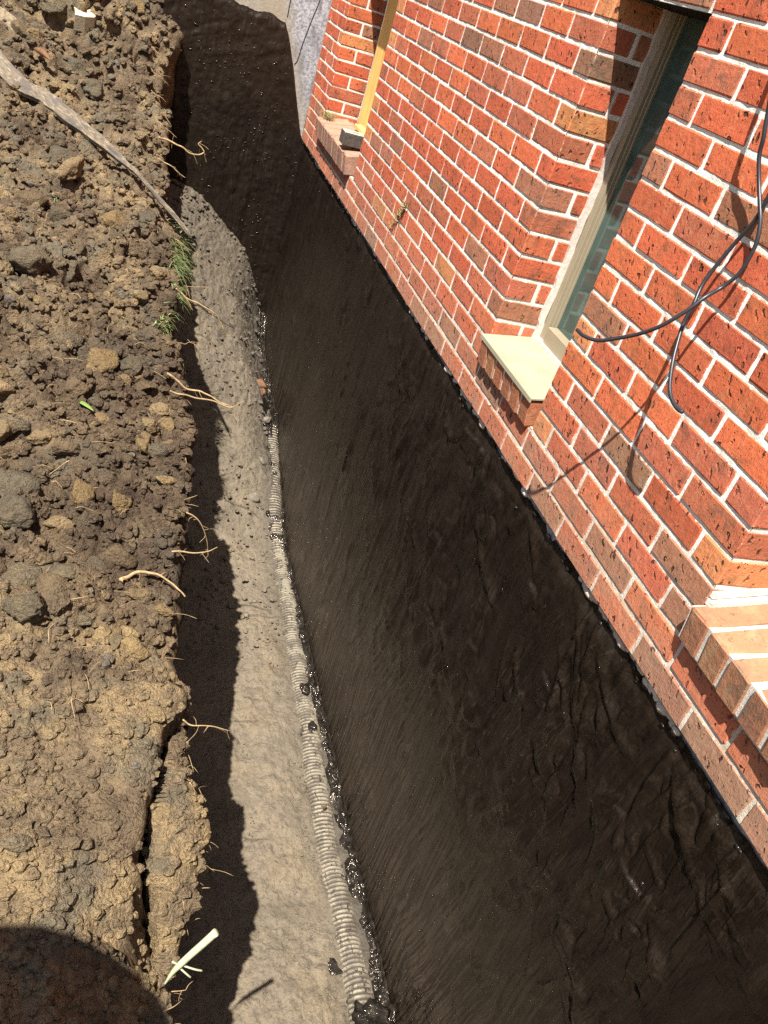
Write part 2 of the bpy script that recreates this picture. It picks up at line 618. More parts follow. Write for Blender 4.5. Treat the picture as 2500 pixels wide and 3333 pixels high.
def mud_material(name):
    k = NT(name)
    P = k.pos()
    sep = k.n("SeparateXYZ")
    k.l(P, sep.inputs[0])
    n1 = k.noise(P, 4, 4, 0.6, 0.4)
    n2 = k.noise(P, 34, 5, 0.65)
    n3 = k.noise(P, 330, 3, 0.7)
    c = k.ramp(n1, [(0.32, (0.142, 0.114, 0.080)), (0.5, (0.192, 0.155, 0.110)), (0.68, (0.212, 0.166, 0.107))])
    c = k.mix(k.ramp(n2, [(0.38, 0.65), (0.50, 0)]), c, (0.105, 0.086, 0.062))
    c = k.mix(k.ramp(k.noise(P, 90, 5, .7, .4), [(0.36, 0.7), (0.44, 0)]), c, (0.085, 0.069, 0.050))
    c = k.mix(k.ramp(n3, [(0.60, 0), (0.75, 0.5)]), c, (0.30, 0.25, 0.19))
    far = k.n("MapRange")
    k.l(sep.outputs[1], far.inputs[0])
    far.inputs[1].default_value = 3.6
    far.inputs[2].default_value = 5.6
    far.inputs[3].default_value = 0
    far.inputs[4].default_value = 0.8
    c = k.mix(k.math('MULTIPLY', far.outputs[0], k.ramp(n2, [(0.3, 1), (0.7, 0.6)])), c, (0.072, 0.058, 0.043))
    c = k.mix(k.ramp(k.noise(P, 9, 4, .65, .8), [(0.52, 0), (0.62, .45)]), c, (0.125, 0.100, 0.070))
    # wet, tar-stained strip at the foot of the wall
    wet = k.n("MapRange")
    k.l(k.math('ADD', sep.outputs[0], k.math('MULTIPLY', n1, 0.25)), wet.inputs[0])
    wet.inputs[1].default_value = -0.06
    wet.inputs[2].default_value = 0.10
    wet.inputs[3].default_value = 0
    wet.inputs[4].default_value = 1
    c = k.mix(k.math('MULTIPLY', wet.outputs[0], 0.75), c, (0.050, 0.043, 0.036))
    rough = k.ramp(k.math('ADD', k.math('MULTIPLY', wet.outputs[0], 0.5), k.math('MULTIPLY', n1, 0.15)), [(0.06, 0.92), (0.5, 0.42)])
    v = k.voro(P, 55)
    hgt = k.math('ADD', n2, k.math('MULTIPLY', n3, 0.3))
    hgt = k.math('SUBTRACT', hgt, k.math('MULTIPLY', v.outputs["Distance"], 0.3))
    nrm = k.bump(k.math('ADD', hgt, k.math('MULTIPLY', k.noise(P, 90, 5, .7, .4), .8)), 0.011, 0.95)
    k.b.inputs["Specular IOR Level"].default_value = 0.3
    return k.done(c, rough, nrm)


def plain(name, col, rough=0.6, noise_amt=0.25, scale=60, bump=0.001, spec=0.4, stretch=(1, 1, 1), metallic=0.0):
    k = NT(name)
    P = k.pos()
    n = k.noise(k.mapping(P, stretch), scale, 4, 0.6)
    dark = tuple(x * (1 - noise_amt) for x in col)
    light = tuple(min(1, x * (1 + noise_amt * 0.6)) for x in col)
    c = k.mix(k.ramp(n, [(0.3, 0), (0.7, 1)]), dark, light)
    k.b.inputs["Specular IOR Level"].default_value = spec
    k.b.inputs["Metallic"].default_value = metallic
    return k.done(c, rough, k.bump(n, bump, 0.8))


def pipe_material():
    k = NT("pipe_plastic")
    P = k.pos()
    n = k.noise(P, 16, 4, 0.6, .3)
    n2 = k.noise(P, 160, 3, 0.65)
    c = k.mix(k.ramp(n2, [(0.35, 0), (0.65, 1)]), (0.170, 0.145, 0.105), (0.250, 0.215, 0.158))
    c = k.mix(k.ramp(n, [(0.47, 0), (0.55, .9)]), c, (0.105, 0.087, 0.065))
    t = k.noise(k.mapping(P, (1, .5, 1)), 60, 4, .7, .6)
    c = k.mix(k.ramp(t, [(0.56, 0), (0.61, .95)]), c, (0.016, 0.0135, 0.011))
    return k.done(c, .6, k.bump(n2, .0012, .8))


M = {}
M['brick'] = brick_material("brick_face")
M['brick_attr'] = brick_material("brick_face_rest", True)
M['sill_brick'] = brick_material("sill_brick_face", pits=False, dust=0.35)
M['mortar'] = mortar_material()
M['tar'] = tar_material("tar")
M['tar_end'] = tar_material("tar_end_wall", end=True)
M['tar_gloss'] = tar_material("wet_tar", True)
M['soil'] = soil_material("soil")
M['clod'] = soil_material("clod_soil", True)
M['mud'] = mud_material("mud")
M['root'] = plain("root_bark", (0.36, 0.25, 0.13), 0.85, 0.5, 45, 0.001, 0.2)
M['grass'] = plain("grass_blade", (0.20, 0.26, 0.10), 0.55, 0.45, 40, 0.0003, 0.3)
M['grass_dry'] = plain("dry_grass_blade", (0.25, 0.22, 0.09), 0.6, 0.4, 40, 0.0003, 0.3)
M['pipe'] = pipe_material()
M['cable'] = plain("cable_rubber", (0.022, 0.023, 0.028), 0.38, 0.2, 80, 0.0002, 0.5)


def cream_material():
    k = NT("cream_paint")
    P = k.pos()
    n = k.noise(P, 9, 5, .65)
    c = k.mix(k.ramp(n, [(0.40, 0), (0.66, 1)]), (0.345, 0.315, 0.225), (0.285, 0.250, 0.165))
    s = k.noise(P, 130, 3, .7)
    where_ = k.ramp(k.noise(P, 14, 3, .6), [(0.46, 0), (0.62, 1)])
    c = k.mix(k.math('MULTIPLY', k.ramp(s, [(0.62, 0), (0.66, .9)]), where_), c, (0.10, 0.075, 0.045))
    return k.done(c, k.ramp(n, [(0.3, .38), (.7, .62)]), k.bump(s, .0004, .6))


M['cream'] = cream_material()
M['frame'] = plain("beige_frame", (0.27, 0.228, 0.155), 0.45, 0.08, 18, 0.0002, 0.4)
M['sealant'] = plain("pale_sealant", (0.60, 0.53, 0.47), 0.7, 0.15, 70, 0.002, 0.3)
M['yellow'] = plain("yellow_timber", (0.72, 0.45, 0.14), 0.7, 0.30, 14, 0.0006, 0.2, (6, 6, 0.5))
M['old_wood'] = plain("weathered_wood", (0.20, 0.155, 0.10), 0.85, 0.55, 60, 0.002, 0.15, (1, 1, 1))
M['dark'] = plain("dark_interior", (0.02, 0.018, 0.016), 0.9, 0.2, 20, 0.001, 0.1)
M['stalk'] = plain("pale_stalk", (0.52, 0.53, 0.33), 0.5, 0.2, 50, 0.0006, 0.3)
M['leaf'] = plain("leaf_green", (0.17, 0.25, 0.06), 0.5, 0.2, 50, 0.0004, 0.3)
M['cream_brick'] = plain("cream_brick", (0.50, 0.44, 0.30), 0.9, 0.25, 90, 0.002, 0.2)
M['burnt'] = plain("burnt_brick_face", (0.085, 0.07, 0.06), 0.9, 0.4, 80, 0.002, 0.2)
M['stone'] = plain("pale_stone", (0.15, 0.128, 0.095), 0.85, 0.35, 60, 0.002, 0.2)
M['sill_dirt'] = plain("sill_dirt", (0.24, 0.155, 0.11), 0.95, 0.35, 60, 0.002, 0.1)
M['groove'] = plain("pipe_groove", (0.060, 0.048, 0.036), 0.9, 0.3, 60, 0.001, 0.2)  # darker brown for the valleys between the pipe ribs
M['tar_ridge'] = plain("tar_ridge", (0.017, 0.0125, 0.0095), 0.20, 0.3, 60, 0.002, 0.5)
M['rust'] = plain("rusty_bark", (0.17, 0.085, 0.045), 0.85, 0.4, 60, 0.002, 0.2)
M['cloth'] = plain("dark_cloth", (0.06, 0.07, 0.09), 0.9, 0.2, 50, 0.001, 0.2)
M['skin'] = plain("skin", (0.45, 0.27, 0.18), 0.6, 0.1, 50, 0.0005, 0.3)
M['straw'] = plain("straw", (0.40, 0.30, 0.16), 0.9, 0.2, 90, 0.001, 0.2)


def glass_material():
    k = NT("window_glass")
    P = k.pos()
    n = k.noise(k.mapping(P, (1, 0.5, 1.2)), 7, 3, 0.5, 0.4)
    c = k.mix(k.ramp(n, [(0.35, 0), (0.65, 1)]), (0.025, 0.056, 0.050), (0.060, 0.105, 0.092))
    k.b.inputs["Specular IOR Level"].default_value = 0.6
    return k.done(c, 0.08)


M['glass'] = glass_material()


def concrete_material():
    k = NT("end_wall_concrete")
    P = k.pos()
    n1 = k.noise(k.mapping(P, (1, 1, 0.6)), 5, 5, 0.65, 0.5)
    n2 = k.noise(P, 60, 5, 0.7)
    sep = k.n("SeparateXYZ")
    k.l(P, sep.inputs[0])
    c = k.ramp(n1, [(0.35, (0.20, 0.205, 0.215)), (0.5, (0.34, 0.355, 0.375)), (0.65, (0.46, 0.475, 0.49))])
    c = k.mix(k.ramp(n2, [(0.40, 0.75), (0.54, 0)]), c, (0.105, 0.11, 0.125))
    n3 = k.noise(k.mapping(P, (1, 1, .3)), 26, 4, .65)
    c = k.mix(k.ramp(n3, [(0.36, 0.7), (0.50, 0)]), c, (0.12, 0.12, 0.13))
    tan = k.n("MapRange")
    k.l(k.math('ADD', sep.outputs[0], k.math('MULTIPLY', sep.outputs[2], 0.36)), tan.inputs[0])
    tan.inputs[1].default_value = 0.07
    tan.inputs[2].default_value = -0.03
    tan.inputs[3].default_value = 0
    tan.inputs[4].default_value = 0.8
    c = k.mix(k.math('MULTIPLY', tan.outputs[0], k.ramp(n1, [(0.3, 1), (0.7, 0.5)])), c, (0.34, 0.28, 0.18))
    return k.done(c, 0.9, k.bump(n2, 0.003, 0.8))


M['concrete'] = concrete_material()

# ================================================================ THE PLACE
# Wall face in the plane x = 0 (trench on the -x side), y runs along the trench, z = 0 is the underside of the bricks.

# ---------------------------------------------------------------- soil bank left of the trench
EDGE = [(-20, -13.0), (8.0, -13.0), (12.13, -13.01), (12.83, -12.96), (13.99, -12.63), (14.97, -12.28), (15.33, -11.91), (15.87, -11.99), (16.43, -11.83),
        (17.63, -11.68), (18.91, -12.02), (20.65, -12.24), (22.63, -12.32), (24.78, -12.42), (27.16, -12.45), (29.79, -12.28), (32.74, -11.88),
        (36.02, -11.73), (39.75, -11.55), (43.72, -11.54), (45.76, -12.01), (47.77, -13.04), (49.84, -12.63), (52.84, -11.76), (56.49, -11.87),
        (60.27, -12.4), (64.2, -12.62), (68.5, -12.73), (74.04, -13.05), (77.5, -13.6), (79.2, -13.62), (80.4, -12.95), (81.4, -12.4), (83, -12.3), (97.73, -12.1), (200, -12)]
EDGE_Z = ([-20, 5, 12, 16, 20, 27, 33, 40, 52, 60, 70, 77, 79, 80.5, 82, 84, 88, 110, 140, 200],
          [-9.5, -11, -12, -10.5, -9.5, -8.5, -7.6, -6.6, -4.5, -3.2, -.8, 2.0, 2.8, 4.6, 6.2, 7.0, 7.3, 7.6, 8, 8])
SLAB_W = ([12.9, 13.6, 14.4, 15.2, 16.2, 17.6, 18.6, 19.8, 21.0, 22.0], [0, .25, .6, 1.2, 1.55, 1.8, 1.35, .9, .45, 0])


def edge_x(y):
    return np.interp(y, [e[0] for e in EDGE], [e[1] for e in EDGE])


def edge_z(y):
    return np.interp(y, *EDGE_Z)


def bank_z(s, y):
    """Height of the bank at distance s left of the trench edge."""
    s = np.asarray(s, float)
    y = np.asarray(y, float)
    ze = edge_z(y)
    near = 1 - smooth(18, 30, y)
    grade = np.maximum(ze, -8.3)
    slope = np.interp(y, [-20, 10, 25, 45, 60, 80, 120], [.02, .05, .10, .16, .16, .12, .10])
    top = grade + slope * np.minimum(s, 26)
    w = np.interp(y, *SLAB_W)
    z_slab = ze + 0.35 * s
    step = smooth(w + .25, w + 3.4, s)
    z_near = (z_slab * (1 - step) + top * step)
    z_near = z_near + np.where(w > .02, 1.0, 0.0) * smooth(w + .2, w + .42, s) * (1 - smooth(w + .5, w + 3.0, s)) * 0.9
    z_plain = ze * (1 - smooth(0, 3.0, s)) + top * smooth(0, 3.0, s)
    z = z_plain * (1 - near) + z_near * near
    z = z - 0.45 * np.clip(1 - s / 0.7, 0, 1) ** 2
    gap = np.interp(y, [12.5, 13.4, 14.5, 16, 18, 20, 21.5], [1.2, 1.0, .8, .6, .42, .28, .2])
    crack = np.where(w > .02, smooth(w - .22, w + .10, s) * (1 - smooth(w + gap - .2, w + gap + .22, s)), 0) * 2.3 * smooth(0, .12, w)
    return z - crack


ys = np.concatenate([np.linspace(-14, 7.9, 36), 8.0 * np.exp(np.linspace(0, math.log(175 / 8.0), 700))])
ss = np.concatenate([np.linspace(0, 6, 76)[:-1], np.linspace(6, 20, 106)[:-1], np.linspace(20, 62, 90)])
tt = np.linspace(0, 1, 42)[1:]
SS, YY = np.meshgrid(ss, ys)
top_z = bank_z(SS.ravel(), YY.ravel()).reshape(SS.shape)
TOP = np.stack([edge_x(YY) - SS, YY, top_z], -1)
TT, YF = np.meshgrid(tt, ys)
zt = top_z[:, :1]
lean = 0.4 + 0.25 * np.sin(YF * .31) + .2 * np.sin(YF * .83)
FACE = np.stack([edge_x(YF) - 0.5 * np.sin(TT * np.pi) + lean * TT, YF, zt + (-27.2 - zt) * TT], -1)
P = np.concatenate([TOP[:, ::-1], FACE], 1)             # far left -> edge -> down the face
shape = P.shape
du = np.gradient(P, axis=1)
dv = np.gradient(P, axis=0)
Nrm = np.cross(du, dv)
Nrm /= np.linalg.norm(Nrm, axis=2, keepdims=True) + 1e-9
if Nrm[400, 100, 2] < 0:
    Nrm = -Nrm
F = P.reshape(-1, 3)
on_face = np.zeros(shape[:2], bool)
on_face[:, TOP.shape[1]:] = True
on_face = on_face.ravel()
rough_mask = np.interp(F[:, 1], [8, 16, 22, 30, 50], [.13, .17, .34, .85, 1.0])
left_rough = smooth(-13.5, -16.5, F[:, 0]) * .5 * smooth(16, 24, F[:, 1])
amp = np.clip(rough_mask + left_rough, 0, 1.2)
slab_here = (1 - smooth(19, 22, F[:, 1])) * smooth(-15.2, -13.6, F[:, 0])
amp = amp * (1 - .65 * slab_here)
d = (0.95 * fbm(F / 4.2, 3, 5) * np.where(on_face, .5, 1)
     + .9 * amp * (crumbly(F / 4.8, 11) - .25) * np.where(on_face, 0, smooth(.3, 2.0, edge_x(F[:, 1]) - F[:, 0]))
     + amp * (0.95 * crumbly(F / 2.3, 21) + 0.60 * crumbly(F / 0.95 + 9, 31))
     + 0.30 * crumbly(F / 0.46 + 3, 41) * np.clip(.12 + .95 * amp, 0, 1) + 0.15 * fbm(F / .30, 3, 51) * (.6 + .4 * amp))
d = np.where(on_face, d * .75 - .15, d - .55 * amp)
edge_keep = np.abs(F[:, 0] - edge_x(F[:, 1])) < 0.01
BANK = (F + Nrm.reshape(-1, 3) * d[:, None]).reshape(shape)
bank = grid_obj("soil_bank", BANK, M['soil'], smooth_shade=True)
tag(bank, kind='structure')
TOPD = BANK[:, :TOP.shape[1]][:, ::-1]                   # displaced top, edge first


def bank_point(s, y):
    j = int(np.clip(np.searchsorted(ys, y), 1, len(ys) - 1))
    i = int(np.clip(np.searchsorted(ss, s), 1, len(ss) - 1))
    return TOPD[j, i], TOPD[j, i - 1], TOPD[j - 1, i]


# the ground beyond the bank, out to the horizon
GZ = -11.0
ground = mesh_obj("ground", [(-3000, -3000, GZ), (-60, -3000, GZ), (-60, 3000, GZ), (-3000, 3000, GZ),
                             (-60, 172, GZ), (3000, 172, GZ), (3000, 3000, GZ), (-60, -13, GZ), (-60, -3000, GZ - .06), (3000, -3000, GZ - .06), (3000, -13, GZ - .06), (-60, -13, GZ - .06)],
                  [(0, 1, 2, 3), (4, 5, 6, 2), (8, 9, 10, 11)], M['soil'])
tag(ground, kind='structure')

# ---------------------------------------------------------------- trench floor with the slumped mound at the far end
fy = np.concatenate([np.linspace(-14, 13, 30), 13.1 * np.exp(np.linspace(0, math.log(52 / 13.1), 330)), np.arange(52.12, 83.7, .115)])
fx = np.linspace(-14.2, 0.45, 220)
FX, FY = np.meshgrid(fx, fy)


def floor_z(x, y):
    xw = x + .55 * np.sin(y * .35) + .3 * np.sin(y * .9)
    rise = sum(np.interp(xw + o_, [-14, -9.7, -7.8, -5.6, -3.5, -1.5, 0.5], [20.5, 19.5, 18.3, 16.2, 14.6, 9.8, 6.0]) for o_ in (-.9, -.45, 0, .45, .9)) / 5
    g = np.clip((y - 54) / 29.0, 0, 1)
    g = g * (1 + .22 * (1 - g))
    return -26 + rise * g - 0.5 * smooth(-4.5, -1.5, x) * (1 - smooth(55, 62, y)) * 0.6


FZ = floor_z(FX, FY)
Q = np.stack([FX, FY, FZ], -1).reshape(-1, 3)
far_r = smooth(54, 66, Q[:, 1])
dz = 0.30 * fbm(Q / 3.5, 3, 61) + 0.12 * fbm(Q / .8, 3, 71) + far_r * (0.20 * crumbly(np.stack([Q[:, 0] / 1.1, Q[:, 1] / 1.1, Q[:, 2] * 0], 1), 81) + .16 * fbm(Q / .4, 3, 85)) + 0.10 * crumbly(Q / .55, 86) + .14 * crumbly(Q / 1.6, 87) + .22 * fbm(Q / 6, 2, 89)
Q[:, 2] += dz
floor = grid_obj("trench_floor", Q.reshape(FX.shape + (3,)), M['mud'], smooth_shade=True)
tag(floor, kind='structure')

# ---------------------------------------------------------------- the house wall
WIN = [(8.69, 14.89), (26.84, 33.10), (62.30, 76.00)]
Z0, Z1 = 2.0, 17.0
ROWS = 36
Y0, Y1 = -3.0, 83.1
PITCH, JT = 3.047, 0.145
DEPTH = 1.36
REVEAL = 2.95

house = empty("house", (0, 40, 0))
tag(house, "red brick house wall with recessed windows above a tar coated foundation", "house")


def under(o, parent):
    """Parent o keeping it where it is."""
    o.parent = parent
    m = Matrix.Identity(4)
    q = parent
    while q is not None:
        m = Matrix.Translation(-q.location) @ m
        q = q.parent
    o.matrix_parent_inverse = Matrix.Identity(4)
    o.location = m @ o.location if o.location.length else m @ Vector((0, 0, 0))
    return o


# mortar core: boxes round the openings with a lightly uneven front
REC = 0.040
wall_boxes = []
segs = [Y0] + [v for w in WIN for v in w] + [Y1]
for i in range(0, len(segs), 2):
    a, b = segs[i], segs[i + 1]
    wall_boxes.append(((REC, a + (REC if i else 0), Z0), (REVEAL, b - (REC if i + 2 < len(segs) else 0), Z1)))
wall_boxes.append(((REC, Y0, 0.03), (REVEAL, Y1, Z0)))
wall_boxes.append(((REC, Y0, Z1), (REVEAL, Y1, ROWS)))
V, Fc = [], []
for a, b in wall_boxes:
    ny = max(2, int((b[1] - a[1]) / .22))
    nz = max(2, int((b[2] - a[2]) / .16))
    base = len(V)
    gy, gz = np.meshgrid(np.linspace(a[1], b[1], ny), np.linspace(a[2], b[2], nz))
    pts = np.stack([np.full(gy.size, a[0]), gy.ravel(), gz.ravel()], 1)
    pts[:, 0] += 0.022 * fbm(pts / .3, 3, 91)
    V += pts.tolist()
    for r in range(nz - 1):
        for c in range(ny - 1):
            k0 = base + r * ny + c
            Fc.append((k0, k0 + ny, k0 + ny + 1, k0 + 1))
    n = len(V)
    V += boxv((a[0] + .03, a[1], a[2]), b)
    Fc += [tuple(i + n for i in f) for f in BOXF[:5]]     # not the front
brick_wall = mesh_obj("brick_wall", V, Fc, M['mortar'])
under(brick_wall, house)

PAL = [((0.50, 0.105, 0.048), .40), ((0.56, 0.130, 0.054), .27), ((0.44, 0.120, 0.062), .20), ((0.345, 0.132, 0.075), .09), ((0.27, 0.122, 0.074), .03), ((0.58, 0.19, 0.07), .01)]


def tone(header=False):
    if header and random.random() < .22:
        c = (0.57, 0.205, 0.080)
    else:
        r = random.random()
        for c, w in PAL:
            r -= w
            if r <= 0:
                break
    f = random.uniform(.86, 1.12)
    return tuple(min(.8, x * f * random.uniform(.96, 1.04)) for x in c)


# every brick: (x0, x1, y0, y1, row)
bricks = []


def joints(row, ya, yb, anchor=None):
    if anchor is None:
        j0 = 16.29 if row % 2 == 0 else 17.81
    else:
        j0 = anchor
    k0 = math.ceil((ya - j0) / PITCH)
    out = []
    y = j0 + k0 * PITCH
    while y < yb:
        if y > ya + .45 and y < yb - .45:
            out.append(y)
        y += PITCH
    return out


def lay(row, ya, yb, left_jamb, right_jamb, anchor=None):
    """Bricks of one course between ya and yb; a jamb end is a fair corner."""
    js = joints(row, ya, yb, anchor)
    lim = [ya if right_jamb else ya - JT / 2] + js + [yb if left_jamb else yb + JT / 2]
    for i in range(len(lim) - 1):
        a = lim[i] + (0 if (i == 0 and right_jamb) else JT / 2)
        b = lim[i + 1] - (0 if (i == len(lim) - 2 and left_jamb) else JT / 2)
        last_l = left_jamb and i == len(lim) - 2
        last_r = right_jamb and i == 0
        jit = random.uniform(-.012, .012)
        if last_l or last_r:
            if b - a < 1.9:
                bricks.append((jit, 2.9, a, b, row))
            else:
                bricks.append((jit, DEPTH, a, b, row))
                if last_l:
                    bricks.append((DEPTH + JT, 2.9, b - DEPTH, b + jit, row))
                else:
                    bricks.append((DEPTH + JT, 2.9, a - jit, a + DEPTH, row))
        else:
            bricks.append((jit, DEPTH, a, b, row))


for row in range(ROWS):
    if Z0 <= row < Z1:
        lay(row, Y0, WIN[0][0], True, False)
        # the far jamb of a window is its larger-y side, where the next stretch of wall begins
        stretch = [(WIN[0][1], WIN[1][0]), (WIN[1][1], WIN[2][0])]
        for a, b in stretch:
            lay(row, a, b, True, True)
        lay(row, WIN[2][1], Y1, False, True, anchor=(76.0 + 2.97 if row % 2 == 0 else 76.0 + 1.43))
    else:
        lay(row, Y0, Y1, False, False)


def project(pt):
    v = Vector(pt) - CAM_POS
    d_ = v.dot(FWD)
    if d_ < .5:
        return None
    return (1250 + 2745 * v.dot(RIGHT) / d_, 1666.5 + 2745 * v.dot(DOWN) / d_, d_)


def screen_size(pt, ext):
    q = project(pt)
    if q is None or not (-60 < q[0] < 2560 and -60 < q[1] < 3393):
        return 0.0
    return ext / q[2]


scored = []
for b in bricks:
    x0, x1, y0, y1, row = b
    z = row + .5
    on_front = x0 < .5
    c = (0 if on_front else (x0 + x1) / 2, (y0 + y1) / 2 if on_front else y0, z)
    vis = screen_size(c, (y1 - y0) if on_front else (x1 - x0))
    ends = [screen_size((0, y, z), (y1 - y0)) for y in (y0, y1)] if on_front else [0]
    vis = max([vis] + ends)
    if not on_front and not any(abs(y0 - w[1]) < .1 for w in WIN):
        vis = 0.0                                          # hidden jambs facing away
    scored.append((vis, b))
scored.sort(key=lambda t: -t[0])
brick_meshes = {}


def brick_mesh(size, variant):
    key = (round(size[0], 1), round(size[1], 1), variant)
    if key not in brick_meshes:
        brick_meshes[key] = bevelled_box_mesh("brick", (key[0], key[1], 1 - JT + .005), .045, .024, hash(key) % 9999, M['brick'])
    return brick_meshes[key]


n_single = 0
restV, restF, restT = [], [], []
for vis, (x0, x1, y0, y1, row) in scored:
    header = (y1 - y0) < 1.9 and x0 < .5
    col = tone(header)
    z0 = row + JT / 2 if row else 0.0
    z1 = row + 1 - JT / 2
    cx, cy, cz = (x0 + x1) / 2, (y0 + y1) / 2, (z0 + z1) / 2
    if vis > 0 and n_single < 300:
        n_single += 1
        me = brick_mesh((x1 - x0, y1 - y0), random.randrange(5))
        o = bpy.data.objects.new("brick", me)
        COL.objects.link(o)
        o.location = W((cx, cy, cz + random.uniform(-.012, .012)))
        kx, ky = round(x1 - x0, 1), round(y1 - y0, 1)
        o.scale = ((x1 - x0) / kx, (y1 - y0) / ky, (z1 - z0) / (1 - JT + .005))
        o.rotation_euler = (random.uniform(-.004, .004), 0, random.uniform(-.002, .002))
        o.color = (*col, 1)
        o.parent = brick_wall
    else:
        n = len(restV)
        restV += boxv((x0, y0, z0), (x1, y1, z1))
        restF += [tuple(i + n for i in f) for f in BOXF]
        restT += [col] * 6
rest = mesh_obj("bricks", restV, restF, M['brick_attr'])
at = rest.data.attributes.new("tone", 'FLOAT_COLOR', 'FACE')
at.data.foreach_set("color", np.array([(*c, 1) for c in restT], np.float32).ravel())
rest.parent = brick_wall
tag(rest, kind='stuff')

# ---------------------------------------------------------------- foundation with its trowelled tar coat
found = boxes_obj("foundation_wall", [((0.34, Y0, -30), (REVEAL + .6, Y1, -.02))], M['concrete'])
under(found, house)
ty = np.concatenate([np.linspace(Y0, 9, 24), 9.2 * np.exp(np.linspace(0, math.log(83.2 / 9.2), 640))])
tz = np.concatenate([np.linspace(-.30, -6, 120), np.linspace(-6, -27.6, 300)[1:]])
TY, TZ = np.meshgrid(ty, tz)
T = np.stack([np.zeros(TY.size), TY.ravel(), TZ.ravel()], 1)
bend = .55 * vnoise(T / 6.0, 101)
ang = np.full(len(T), .0)
ca, sa = np.cos(ang), np.sin(ang)
A_ = T[:, 1] * ca + T[:, 2] * sa + bend
B_ = -T[:, 1] * sa + T[:, 2] * ca
st = np.stack([A_ / .55, B_ / 5.0, np.zeros(len(T))], 1)
st2 = np.stack([(A_ + .12 * T[:, 2]) / 1.5, B_ / 7.0, np.full(len(T), 4.0)], 1)
swirl_c = [(30, -10), (22, -7), (40, -6), (17.5, -12), (24, -16), (48, -9), (20, -4.5), (33, -4)]
ridge = np.zeros(len(T))
for k_, (cy_, cz_) in enumerate(swirl_c):
    r_ = np.hypot((T[:, 1] - cy_) / 1.0, (T[:, 2] - cz_) / 1.35)
    th = np.arctan2(T[:, 2] - cz_, T[:, 1] - cy_)
    R0 = 1.6 + .5 * (k_ % 3)
    arc = np.exp(-((r_ - R0 - .25 * np.sin(2 * th + k_)) / .19) ** 2) * smooth(-.2, .5, np.cos(th + k_ * 1.3))
    ridge = np.maximum(ridge, arc)
# ridges pushed up by the trowel: zero lines of a stretched noise, present only here and there
zr = vnoise(np.stack([A_ / 2.2, B_ / 8.0, np.full(len(T), 9.0)], 1), 131)
crest = np.exp(-(zr / .075) ** 2) * smooth(.05, .45, vnoise(T / 3.0 + 30, 137))
blob = domes(np.stack([T[:, 1] / 1.7, T[:, 2] / 1.7, np.zeros(len(T))], 1), 141) * smooth(.25, .6, vnoise(T / 2.5 + 50, 143))
qs = warped(np.stack([A_ / 1.6, B_ / 4.2, np.full(len(T), 2.0)], 1), .8, .9, 31)
smear = np.abs(fbm(qs, 3, 151))
big_r = smooth(-20, -6, T[:, 2]) * (1 - .6 * smooth(26, 50, T[:, 1]))
drip = domes(np.stack([T[:, 1] / .8, T[:, 2] / 1.3, np.zeros(len(T))], 1), 145) * smooth(.30, .55, vnoise(T / 1.6 + 70, 147))
relief = (0.050 * fbm(st, 3, 103) + 0.09 * fbm(st2, 2, 107) + 0.02 * ridge + 0.11 * crest + .17 * blob + 0.06 * fbm(T / 3, 2, 109)
          + big_r * (.24 * smear + .20 * drip))
# edges left by the trowel: a raised lip on one side of each stroke, a thinning smear on the other
rr = random.Random(5)
lip = np.zeros(len(T))
strokes = [(27.0, -7.6, -.2, 5.0, 2.9, .13), (26.2, -8.6, .2, 3.4, -2.4, .10), (15.5, -6.0, -.6, 5.5, 1.2, .14), (13.6, -7.8, -.5, 5.0, -1.4, .13)]
for k_ in range(150):
    yk = 9.5 * math.exp(rr.random() ** 1.1 * math.log(66 / 9.5))
    zk = -.6 - 19 * rr.random() ** 1.35
    strokes.append((yk, zk, rr.gauss(-.38, .42), rr.uniform(1.2, 5.5), rr.uniform(-1.1, 1.1) if rr.random() < .7 else rr.uniform(-2.8, 2.8), rr.uniform(.05, .13)))
for yk, zk, a0, L, cur, w_ in strokes:
    pts, aa, yy, zz = [], a0, yk, zk
    for j in range(8):
        pts.append((0, yy, zz))
        yy += math.sin(aa) * L / 7
        zz -= math.cos(aa) * L / 7
        aa += cur / 7
    c_ = catmull(pts, 5)[:, 1:]
    c_ = c_ + .05 * np.stack([vnoise(np.stack([c_[:, 0], c_[:, 1], c_[:, 0] * 0 + 7], 1) * 2, 153), vnoise(np.stack([c_[:, 0], c_[:, 1], c_[:, 0] * 0 + 9], 1) * 2, 154)], 1)
    sel = np.nonzero((T[:, 1] > c_[:, 0].min() - 1) & (T[:, 1] < c_[:, 0].max() + 1) & (T[:, 2] > c_[:, 1].min() - 1) & (T[:, 2] < c_[:, 1].max() + 1))[0]
    if not len(sel):
        continue
    dy = T[sel, 1][:, None] - c_[None, :, 0]
    dz_ = T[sel, 2][:, None] - c_[None, :, 1]
    d2 = dy * dy + dz_ * dz_
    jn = d2.argmin(1)
    dist = np.sqrt(d2[np.arange(len(sel)), jn])
    tan = np.gradient(c_, axis=0)
    sgn = np.sign(tan[jn, 0] * dz_[np.arange(len(sel)), jn] - tan[jn, 1] * dy[np.arange(len(sel)), jn])
    taper = np.sin(np.linspace(.05, math.pi - .05, len(c_))) ** .7
    prof = np.where(sgn > 0, np.exp(-(dist / (.55 * w_ + .03)) ** 2), np.exp(-(dist / (2.6 * w_ + .08)) ** 2))
    lip[sel] = np.maximum(lip[sel], prof * taper[jn] * (w_ * 1.25) * (1 + .3 * vnoise(T[sel] * 2.3, 156)))
relief = relief + lip
upper = 0.55 + .45 * smooth(-20, -6, T[:, 2])
T[:, 0] = 0.20 - relief * upper
T[:, 0] += 0.12 * smooth(-1.0, -.3, T[:, 2]) + .04 * fbm(T / .5, 2, 113) * smooth(-2, -.3, T[:, 2])
